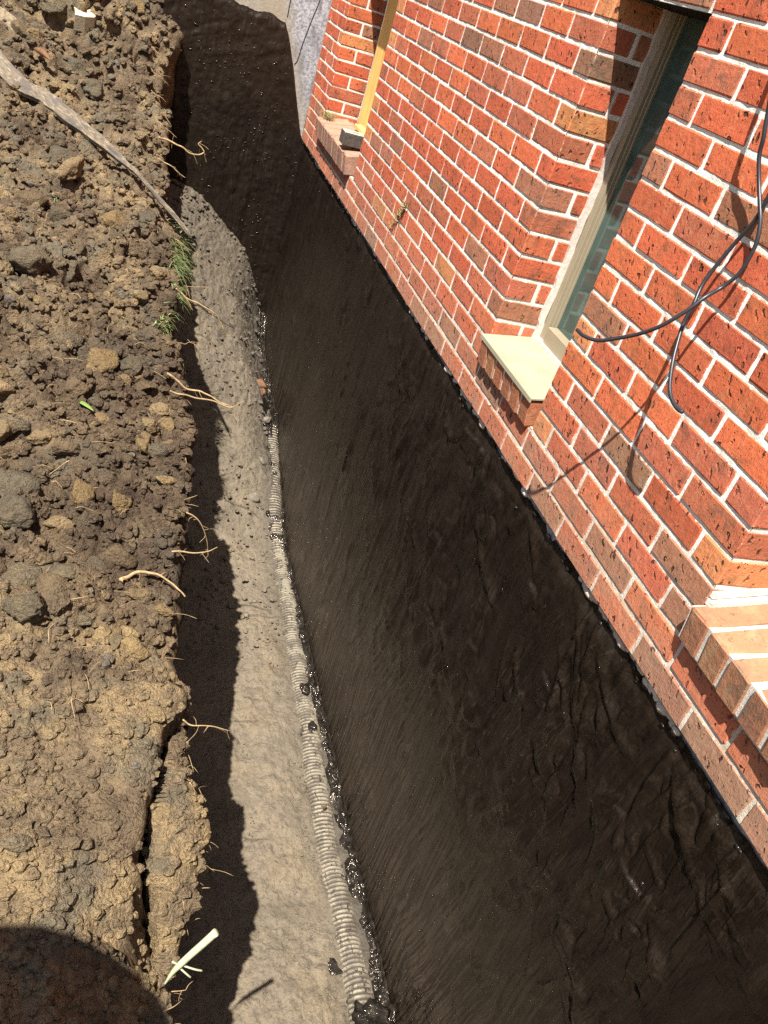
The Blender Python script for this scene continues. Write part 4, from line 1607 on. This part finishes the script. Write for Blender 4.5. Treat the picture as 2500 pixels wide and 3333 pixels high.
# ---------------------------------------------------------------- roots, stalk, twigs
ROOTS = [([[-13.52, 66.5, 0.78], [-13.28, 66.5, 0.73], [-12.65, 66.5, 0.72], [-11.58, 66.5, 0.43], [-10.91, 66.5, 0.2], [-10.15, 66.5, 0.5], [-10.67, 66.5, 0.96], [-10.55, 66.5, 1.23]], 0.088, 'thick bent root reaching over the far tar wall from the bank', []),
         ([[-13.49, 63.5, 0.04], [-13.18, 63.5, -0.04], [-12.47, 63.5, -0.25], [-11.95, 63.5, -0.59], [-11.46, 63.5, -0.83]], 0.054, 'root slanting down in front of the tar wall, just above the mound', []),
         ([[-13.73, 66.8, 1.77], [-13.4, 66.8, 1.63], [-12.89, 66.8, 1.37], [-12.21, 66.8, 0.99]], 0.04, 'short forked rootlet above the thick bent root', [([[-13.9, 67.5, 2.64], [-13.57, 67.5, 2.49], [-13.13, 67.5, 2.07], [-12.65, 67.5, 1.5], [-13.05, 67.5, 1.56]], 0.036)]),
         ([[-14.3, 73.0, 4.04], [-14.11, 73.0, 3.86], [-13.6, 73.0, 3.68], [-13.14, 73.0, 3.36]], 0.038, 'thin rootlet at the shadowed far corner, middle one', []),
         ([[-14.39, 76.0, 5.11], [-14.21, 76.0, 5.01], [-13.67, 76.0, 4.75], [-13.24, 76.0, 4.42]], 0.039, 'thin rootlet at the shadowed far corner, topmost one', []),
         ([[-14.23, 70.0, 3.13], [-13.89, 70.0, 2.91], [-13.56, 70.0, 2.84], [-13.08, 70.0, 2.57]], 0.037, 'thin rootlet at the shadowed far corner, lowest one', []),
         ([[-12.31, 49.5, -3.6], [-12.06, 49.5, -3.76], [-11.67, 49.5, -4.05], [-11.13, 49.5, -4.22], [-10.23, 49.5, -4.53], [-9.67, 49.5, -4.86], [-9.27, 49.5, -5.34], [-9.03, 49.5, -5.86], [-8.6, 49.5, -6.06]], 0.059, 'long curved pale root hanging from the grassy lip over the mud', [([[-11.93, 49.5, -3.84], [-11.67, 49.5, -4.05], [-11.36, 49.5, -4.37], [-11.09, 49.5, -4.8]], 0.065)]),
         ([[-11.59, 52.0, -4.3], [-11.29, 52.0, -4.3], [-10.79, 52.0, -4.21], [-10.13, 52.0, -4.09]], 0.023, 'thin straight rootlet right below the grass tuft', []),
         ([[-12.17, 56.0, -2.82], [-11.88, 56.0, -2.92], [-11.18, 56.0, -3.34], [-10.43, 56.0, -3.58]], 0.03, 'thin rootlet beside the largest grass tuft', []),
         ([[-11.84, 46.0, -5.44], [-11.61, 46.0, -5.45], [-11.35, 46.0, -5.3], [-10.54, 46.0, -5.53]], 0.017, 'thin pale rootlet in shade below the dark grass tuft', []),
         ([[-13.14, 38.5, -3.75], [-12.76, 38.5, -3.92], [-11.99, 38.5, -4.4], [-11.32, 38.5, -4.48], [-10.33, 38.5, -4.9], [-9.69, 38.5, -5.09], [-9.32, 38.5, -5.93]], 0.069, 'pair of yellow roots joining over the trench floor', [([[-12.96, 37.5, -4.11], [-12.63, 37.5, -4.2], [-11.65, 37.5, -4.32], [-10.83, 37.5, -4.37], [-9.92, 37.5, -4.56], [-9.34, 37.5, -4.09]], 0.056)]),
         ([[-12.27, 30.0, -5.87], [-11.92, 30.0, -6.06], [-11.52, 30.0, -6.51], [-11.17, 30.0, -7.31], [-10.95, 30.0, -8.23]], 0.036, 'thin root hanging straight down along the bank face', []),
         ([[-12.83, 28.3, -6.73], [-12.5, 28.3, -6.67], [-11.74, 28.3, -6.71], [-11.0, 28.3, -6.32]], 0.045, 'short yellow stick of root crossing the hanging thin root', []),
         ([[-12.49, 20.6, -8.19], [-12.15, 20.6, -8.5], [-11.55, 20.6, -8.54], [-10.68, 20.6, -8.8]], 0.036, 'forked pale root sticking out above the shaded trench floor', [([[-11.55, 20.6, -8.54], [-11.66, 20.6, -8.94]], 0.024)]),
         ([[-12.26, 16.8, -10.88], [-12.0, 16.8, -11.09], [-11.63, 16.8, -11.32], [-11.2, 16.8, -11.51]], 0.028, 'small single root sticking out of the clay slab', []),
         ([[-12.93, 13.3, -12.59], [-12.78, 13.3, -12.57], [-12.1, 13.3, -12.51]], 0.029, 'dull rootlet at the foot of the bank below the stalk', []),
         ([[-14.71, 27.55, -7.79], [-14.37, 27.98, -7.86], [-13.97, 28.23, -7.9], [-13.34, 28.29, -7.98], [-12.71, 28.04, -8.18], [-12.09, 27.14, -8.18]], 0.1, 'bent whitish root lying on the soil at the trench lip', []),
         ([[-17.89, 36.33, -6.05], [-17.45, 36.35, -6.13], [-17.11, 35.68, -6.27], [-16.78, 34.53, -6.5]], 0.05, 'thin pale root bent over the dark brown clod', [([[-16.78, 34.53, -6.5], [-17.28, 33.92, -6.54], [-17.9, 32.96, -6.61]], 0.04)])]
for i, (pts, r, lab, branches) in enumerate(ROOTS):
    V, Fc = [], []
    for (bp, br) in [(pts, r)] + branches:
        c = catmull(bp, 6)
        c = c + .35 * br * np.stack([vnoise(c * 2.3 + j * 9 + i, 500 + j) for j in range(3)], 1) * 2
        tr = br * np.linspace(.95, .35, len(c)) * (1 + .12 * vnoise(c * 3.1, 511))
        v_, f_ = tube(c, tr, 7)
        n = len(V)
        V += [list(q) for q in v_]
        Fc += [tuple(k_ + n for k_ in f) for f in f_]
    # fine root hairs
    rr = random.Random(i)
    base = catmull(pts, 6)
    for _ in range(7):
        b0 = base[rr.randrange(len(base))]
        dirv = np.array([rr.uniform(-.4, .8), rr.uniform(-.6, .6), rr.uniform(-1, .2)])
        L = rr.uniform(.4, 1.2)
        hp = [b0, b0 + dirv * L * .5 + np.array([rr.uniform(-.1, .1), 0, 0]), b0 + dirv * L + np.array([0, 0, -.1])]
        v_, f_ = tube(catmull(hp, 3), max(.010, r * .16), 4)
        n = len(V)
        V += [list(q) for q in v_]
        Fc += [tuple(k_ + n for k_ in f) for f in f_]
    o = mesh_obj("root", V, Fc, M['root'], smooth_shade=True)
    tag(o, lab, "root", "roots sticking out of the cut bank")

# hair roots and root fibres along the lip, more than one could count
V, Fc = [], []
for k_ in range(260):
    y = 11 * math.exp(random.random() * math.log(85 / 11))
    p0 = bank_point(random.uniform(.05, .8), y)[0] + np.array([0, 0, -random.random() ** 2 * 2.0])
    dirv = np.array([random.uniform(.1, 1), random.uniform(-.7, .7), random.uniform(-.9, .35)])
    L = random.uniform(.3, 1.1)
    hp = [p0 - dirv * .2, p0 + dirv * L * .5 + np.array([0, random.uniform(-.15, .15), 0]), p0 + dirv * L + np.array([0, random.uniform(-.2, .2), -.2])]
    v_, f_ = tube(catmull(hp, 3), random.uniform(.007, .016), 4)
    n = len(V)
    V += [list(q) for q in v_]
    Fc += [tuple(i + n for i in f) for f in f_]
for k_ in range(110):
    y = 20 * math.exp(random.random() * math.log(75 / 20))
    p0 = bank_point(random.uniform(.8, 9), y)[0] + np.array([0, 0, .12])
    a = random.uniform(0, 6.28)
    dirv = np.array([math.cos(a), math.sin(a), random.uniform(.0, .35)])
    L = random.uniform(.4, 1.3)
    hp = [p0, p0 + dirv * L * .5 + np.array([random.uniform(-.15, .15), random.uniform(-.15, .15), .12]), p0 + dirv * L]
    v_, f_ = tube(catmull(hp, 3), random.uniform(.007, .016), 4)
    n = len(V)
    V += [list(q) for q in v_]
    Fc += [tuple(i + n for i in f) for f in f_]
ro = mesh_obj("root_fibres", V, Fc, M['root'], smooth_shade=True)
tag(ro, kind='stuff')

stalk = [[-13.05, 12.6, -10.6], [-12.89, 12.6, -9.87], [-12.61, 12.6, -9.18], [-12.29, 12.6, -8.51], [-12.0, 12.6, -7.89]]
c = catmull(stalk, 6)
v_, f_ = tube(c, np.concatenate([np.linspace(.02, .10, 10), np.linspace(.10, .115, len(c) - 10)]), 10)
V = [list(q) for q in v_]
Fc = [list(f) for f in f_]
for bp in ([[-12.79, 12.6, -9.6], [-12.5, 12.5, -9.9], [-12.36, 12.5, -10.1]], [[-12.75, 12.6, -9.5], [-12.3, 12.55, -9.75], [-12.03, 12.6, -9.98]], [[-12.8, 12.6, -9.5], [-13.0, 12.6, -9.3]]):
    v_, f_ = tube(catmull(bp, 4), .03, 6)
    n = len(V)
    V += [list(q) for q in v_]
    Fc += [tuple(i + n for i in f) for f in f_]
so = mesh_obj("plant_stalk", V, Fc, M['stalk'], smooth_shade=True)
tag(so, "pale green torn plant stalk sticking out at the trench edge near the bottom", "plant stalk")

# green leaf dropped on the soil
p0 = bank_point(4.99, 38.16)[0] + np.array([0, 0, .28])
V, Fc = [], []
for i, t in enumerate(np.linspace(0, 1, 9)):
    w = .19 * math.sin(math.pi * min(1, t * .92 + .06)) ** .8
    for j in (-1, 0, 1):
        V.append((p0[0] + (t - .5) * .75, p0[1] - (t - .5) * .75 + j * w, p0[2] + .10 * math.sin(t * 3) - .05 * (j == 0)))
for i in range(8):
    for j in range(2):
        a = i * 3 + j
        Fc.append((a, a + 1, a + 4, a + 3))
lf = mesh_obj("leaf", V, Fc, M['leaf'], smooth_shade=True)
md = lf.modifiers.new("thickness", 'SOLIDIFY')
md.thickness = .015 * U
tag(lf, "single small green leaf lying on the brown soil", "leaf")

# ---------------------------------------------------------------- grass tufts hanging at the lip
TUFTS = [(56.3, .1, 180, 3.2, 2.8, "largest green grass tuft hanging over the trench edge below the plank tip"),
         (51.5, .1, 60, 1.7, 1.6, "grass tuft at the trench edge beside a long pale root"),
         (47.9, .0, 80, 1.6, 1.3, "dark green grass tuft in the hollow of the trench edge"),
         (57.0, 7.5, 26, .8, .7, "tiny grass sprig growing between clods below the plank")]
for i, (y, s, nb, ln, sp, lab) in enumerate(TUFTS):
    rr = random.Random(70 + i)
    V, Fc, mats = [], [], []
    for k_ in range(nb):
        yy = y + rr.gauss(0, sp * .42)
        p0 = bank_point(max(.05, s + rr.uniform(-.1, .5)), yy)[0] + np.array([.15, 0, .25 - rr.random() * .5])
        L = ln * rr.uniform(.35, 1.0) * .62
        dv_ = np.array([rr.uniform(.1, 1.0) if i < 3 else rr.uniform(-.6, .6), rr.uniform(-.9, .6), rr.uniform(-.35, .9)])
        dv_ /= np.linalg.norm(dv_)
        side = np.cross(dv_, [0.2, .3, .9])
        side = side / (np.linalg.norm(side) + 1e-6) * .035 * rr.uniform(.7, 1.5)
        n = len(V)
        for j, t in enumerate((0, .4, .75, 1.0)):
            q = p0 + dv_ * L * t + np.array([0, 0, -.55 * L * t * t])
            w = 1 - t * .92
            V += [(q - side * w).tolist(), (q + side * w).tolist()]
        for j in range(3):
            Fc.append((n + 2 * j, n + 2 * j + 1, n + 2 * j + 3, n + 2 * j + 2))
            mats.append(0 if rr.random() < .78 else 1)
    o = mesh_obj("grass_tuft", V, Fc, M['grass'])
    o.data.materials.append(M['grass_dry'])
    o.data.polygons.foreach_set("material_index", mats)
    md = o.modifiers.new("thickness", 'SOLIDIFY')
    md.thickness = .008 * U
    tag(o, lab, "grass tuft", "grass tufts along the trench edge")
# dry seed head and moss on the sill
V, Fc = [], []
for k_ in range(60):
    a = random.uniform(0, 6.28)
    p0 = np.array([random.uniform(-.2, .5), random.uniform(74.6, 75.9), 3.5])
    hp = [p0, p0 + np.array([math.cos(a) * .2, math.sin(a) * .3, random.uniform(.2, .5)]), p0 + np.array([math.cos(a) * .5, math.sin(a) * .6, random.uniform(.2, .6)])]
    v_, f_ = tube(catmull(hp, 3), .02, 4)
    n = len(V)
    V += [list(q) for q in v_]
    Fc += [tuple(i + n for i in f) for f in f_]
o = mesh_obj("dry_weed", V, Fc, M['grass_dry'])
tag(o, "dry dead weed tuft on the left end of the far sill", "weed")
V, Fc = [], []
for k_ in range(36):
    t = random.random()
    p0 = np.array([-.03, 50.6 - 1.6 * t + random.gauss(0, .1), 2.3 + 1.9 * t])
    hp = [p0, p0 + np.array([-.12, random.uniform(-.25, .25), random.uniform(-.05, .25)]), p0 + np.array([-.2, random.uniform(-.4, .4), random.uniform(-.1, .4)])]
    v_, f_ = tube(catmull(hp, 2), .022, 4)
    n = len(V)
    V += [list(q) for q in v_]
    Fc += [tuple(i + n for i in f) for f in f_]
o = mesh_obj("dry_weed", V, Fc, M['grass_dry'])
tag(o, "dry seed stalk clinging flat against the brick wall left of the middle window", "weed")

# ---------------------------------------------------------------- old plank across the bank
PLANK = [([-25.85, 72.33, 2.91], 1.22), ([-23.06, 69.19, 1.49], 1.24), ([-21.33, 68.58, 1.13], 1.17), ([-19.19, 66.78, 0.43], 1.04), ([-17.08, 65.17, -0.25], 0.72), ([-15.61, 63.78, -0.8], 0.44), ([-14.63, 63.03, -1.2], 0.28), ([-13.38, 60.43, -1.65], 0.27), ([-12.35, 58.03, -1.93], 0.34), ([-11.6, 56.03, -2.13], 0.26), ([-11.35, 55.03, -2.16], 0.07)]
pp = catmull([q[0] for q in PLANK], 8)
wd_ = np.interp(np.linspace(0, 1, len(pp)), np.linspace(0, 1, len(PLANK)), [q[1] for q in PLANK])
V, Fc = [], []
NW = 9
for i in range(len(pp)):
    t = pp[min(i + 1, len(pp) - 1)] - pp[max(i - 1, 0)]
    t /= np.linalg.norm(t)
    tilt_ = math.radians(28)
    side = np.cross(t, [0, 0, 1])
    side /= np.linalg.norm(side)
    up_ = np.cross(side, t)
    s2 = side * math.cos(tilt_) - up_ * math.sin(tilt_)
    u2 = np.cross(s2, t)
    th = .16 * min(1, wd_[i] / .9 + .2)
    edge_j = wd_[i] * (1 + .10 * float(vnoise(np.array([[i * .55, 3, 1]]), 601)[0]))
    for j in range(NW):
        a = (j / (NW - 1) - .5) * edge_j
        g = .05 * float(vnoise(np.array([[i * .12, j * 1.9, 5]]), 603)[0]) - .05 * (j % 2)
        V.append(pp[i] + s2 * a + u2 * (th + g))
    for j in range(NW):
        a = (j / (NW - 1) - .5) * edge_j
        V.append(pp[i] + s2 * a - u2 * th)
for i in range(len(pp) - 1):
    a, b = i * 2 * NW, (i + 1) * 2 * NW
    for j in range(NW - 1):
        Fc.append((a + j, a + j + 1, b + j + 1, b + j))
        Fc.append((a + NW + j + 1, a + NW + j, b + NW + j, b + NW + j + 1))
    Fc.append((a + NW, a, b, b + NW))
    Fc.append((a + NW - 1, a + 2 * NW - 1, b + 2 * NW - 1, b + NW - 1))
for e_ in (0, (len(pp) - 1) * 2 * NW):
    Fc.append(tuple(e_ + j for j in range(NW)) + tuple(e_ + NW + j for j in range(NW - 1, -1, -1)))


def wood_material():
    k = NT("weathered_plank")
    tc = k.n("TexCoord").outputs["Generated"]
    P_ = k.pos()
    dirv = (Vector(pp[-1]) - Vector(pp[0])).normalized()
    rot = (0, 0, -math.atan2(dirv.y, dirv.x))
    g = k.noise(k.mapping(k.mapping(P_, (1, 1, 1), rot), (0.06, 1, 1)), 150, 4, 0.65)
    b = k.noise(k.mapping(k.mapping(P_, (1, 1, 1), rot), (0.25, 1, 1)), 22, 3, 0.6)
    c = k.ramp(g, [(0.3, (0.070, 0.052, 0.036)), (0.5, (0.145, 0.112, 0.075)), (0.68, (0.27, 0.215, 0.14))])
    c = k.mix(k.ramp(b, [(0.46, 0), (0.56, .85)]), c, (0.085, 0.072, 0.062))
    return k.done(c, .85, k.bump(g, .004, 1.0))


bm = bmesh.new()
pl = mesh_obj("weathered_plank", V, Fc, wood_material())
bm.from_mesh(pl.data)
bmesh.ops.recalc_face_normals(bm, faces=bm.faces[:])
bm.to_mesh(pl.data)
bm.free()
tag(pl, "long grey weathered plank lying across the bank, its thin tip over the trench", "plank")
# second, mostly buried plank higher up
a0, a1 = ([-25.56, 77.27, 4.29], [-22.75, 75.2, 3.0])
dirp = np.array(a1) - np.array(a0)
V = []
side = np.cross(dirp / np.linalg.norm(dirp), [0, 0, 1])
for t, w in ((0, .9), (.35, .8), (.7, .6), (1, .35)):
    q = np.array(a0) + dirp * t + np.array([0, 0, .25 * math.sin(t * 3)])
    for su, dz_ in ((-1, .5), (1, -.1), (1, -.35), (-1, .25)):
        V.append(q + side * su * w * .5 + np.array([0, 0, dz_]))
Fc = []
for i in range(3):
    for j in range(4):
        Fc.append((i * 4 + j, i * 4 + (j + 1) % 4, (i + 1) * 4 + (j + 1) % 4, (i + 1) * 4 + j))
Fc += [(0, 1, 2, 3)[::-1], (12, 13, 14, 15)]
o = mesh_obj("broken_board", V, Fc, M['old_wood'])
tag(o, "short broken board half buried in the soil at the top left", "board")
# rust coloured bark strip at its end
p0 = np.array(a1) + np.array([.2, -1.0, .1])
v_, f_ = tube(catmull([p0, p0 + np.array([.7, -1.2, .1]), p0 + np.array([1.3, -2.6, -.05])], 5), np.array([.05, .14, .2, .24, .26, .26, .22, .18, .14, .08, .03]), 7)
o = mesh_obj("bark_strip", v_, f_, M['rust'], smooth_shade=True)
tag(o, "reddish brown bark strip lying by the broken board", "bark")

# broken cream brick with a core hole, on the heap
cb = empty("broken_brick", [-19.56, 80.0, 5.21])
tag(cb, "cream broken brick with a round hole lying on the heap at the top", "brick")
bm = bmesh.new()
out_ = [(-.95, -.55), (-.2, -.75), (.55, -.7), (1.15, -.2), (.75, .35), (.55, .9), (-.1, .75), (-.75, .85), (-.6, .2)]
hole = [(.05 + .27 * math.cos(t), .05 + .27 * math.sin(t)) for t in np.linspace(0, 2 * math.pi, 13)[:-1]]
rings = []
for z_, sc_ in ((-.45, 1.05), (.45, 1.0)):
    rings.append(([bm.verts.new(Vector((x * sc_, y * sc_, z_)) * U) for x, y in out_], [bm.verts.new(Vector((x, y, z_)) * U) for x, y in hole]))
for (o0, h0), (o1, h1) in [(rings[0], rings[1])]:
    for i in range(len(o0)):
        bm.faces.new((o0[i], o0[(i + 1) % len(o0)], o1[(i + 1) % len(o0)], o1[i]))
    for i in range(12):
        bm.faces.new((h0[(i + 1) % 12], h0[i], h1[i], h1[(i + 1) % 12]))
for oo, hh in rings:
    ed = []
    for L_ in (oo, hh):
        for i in range(len(L_)):
            e_ = bm.edges.get((L_[i], L_[(i + 1) % len(L_)]))
            ed.append(e_ or bm.edges.new((L_[i], L_[(i + 1) % len(L_)])))
    bmesh.ops.triangle_fill(bm, edges=ed, use_beauty=True)
bmesh.ops.recalc_face_normals(bm, faces=bm.faces[:])
me_ = bpy.data.meshes.new("brick_body")
bm.to_mesh(me_)
bm.free()
me_.materials.append(M['cream_brick'])
o = bpy.data.objects.new("brick_body", me_)
COL.objects.link(o)
o.parent = cb
o.scale = (.95, 1.15, 1.3)
o.rotation_euler = (.30, -.12, .4)

# ---------------------------------------------------------------- the photographer, whose shadow falls on the bank
pz0 = -7.35
HX, HY = -26.3, .5
joints_ = {
    'pelvis': (HX, HY - 1.0, pz0 + 12.9, 2.2), 'belly': (HX, HY - .9, pz0 + 15.2, 2.1), 'chest': (HX + .1, HY - .6, pz0 + 17.6, 2.3), 'neck': (HX + .2, HY - .3, pz0 + 20.6, 1.0),
    'head': (HX + .3, HY, pz0 + 22.4, 1.25), 'crown': (HX + .3, HY, pz0 + 23.6, 1.1),
    'hipL': (HX - 1.3, HY - 1.0, pz0 + 12.2, 1.5), 'kneeL': (HX - 1.5, HY - .7, pz0 + 6.8, 1.0), 'ankL': (HX - 1.6, HY - 1.1, pz0 + 1.1, .65), 'toeL': (HX - 1.7, HY + 1.6, pz0 + .5, .5),
    'hipR': (HX + 1.3, HY - 1.0, pz0 + 12.2, 1.5), 'kneeR': (HX + 1.6, HY - .5, pz0 + 6.8, 1.0), 'ankR': (HX + 1.8, HY - .9, pz0 + 1.1, .65), 'toeR': (HX + 2.0, HY + 1.8, pz0 + .5, .5),
    'shL': (HX - 2.5, HY - .5, pz0 + 19.3, 1.0), 'elL': (HX - 2.9, HY + .3, pz0 + 15.2, .75), 'wrL': (HX - 1.6, HY + 2.2, pz0 + 12.4, .5), 'haL': (HX - 1.2, HY + 2.8, pz0 + 11.6, .5),
    'shR': (HX + 2.6, HY - .5, pz0 + 19.3, 1.0), 'elR': (HX + 5.2, HY - .9, pz0 + 19.4, .75), 'wrR': (HX + 8.2, HY - .7, pz0 + 21.8, .5), 'haR': (HX + 8.9, HY - .8, pz0 + 22.4, .5)}
eds = [('pelvis', 'belly'), ('belly', 'chest'), ('chest', 'neck'), ('neck', 'head'), ('head', 'crown'), ('pelvis', 'hipL'), ('hipL', 'kneeL'), ('kneeL', 'ankL'), ('ankL', 'toeL'),
       ('pelvis', 'hipR'), ('hipR', 'kneeR'), ('kneeR', 'ankR'), ('ankR', 'toeR'), ('chest', 'shL'), ('shL', 'elL'), ('elL', 'wrL'), ('wrL', 'haL'), ('chest', 'shR'), ('shR', 'elR'), ('elR', 'wrR'), ('wrR', 'haR')]
names_ = list(joints_)
me_ = bpy.data.meshes.new("person_body")
me_.from_pydata([[v * U for v in joints_[n][:3]] for n in names_], [(names_.index(a), names_.index(b)) for a, b in eds], [])
person = bpy.data.objects.new("person", me_)
COL.objects.link(person)
md = person.modifiers.new("skin", 'SKIN')
for i, n in enumerate(names_):
    r_ = joints_[n][3] * U
    me_.skin_vertices[0].data[i].radius = (r_, r_ * .8)
me_.skin_vertices[0].data[0].use_root = True
md2 = person.modifiers.new("subdivision", 'SUBSURF')
md2.levels = 1
md2.render_levels = 1
me_.materials.append(M['cloth'])
tag(person, "person standing on the bank beside the camera, shadow falling on the soil", "person")
V, Fc = [], []
prof = [(3.7, 23.7), (3.55, 23.85), (1.6, 24.0), (1.5, 25.0), (1.0, 25.5), (0.02, 25.6)]
for r_, z_ in prof:
    for k_ in range(28):
        a = 2 * math.pi * k_ / 28
        V.append((HX + .3 + r_ * math.cos(a), HY + r_ * math.sin(a), pz0 + z_ - .9))
for i in range(len(prof) - 1):
    for k_ in range(28):
        Fc.append((i * 28 + k_, i * 28 + (k_ + 1) % 28, (i + 1) * 28 + (k_ + 1) % 28, (i + 1) * 28 + k_))
Fc.append(tuple(range(28))[::-1])
hat = mesh_obj("hat", V, Fc, M['straw'], parent=person)
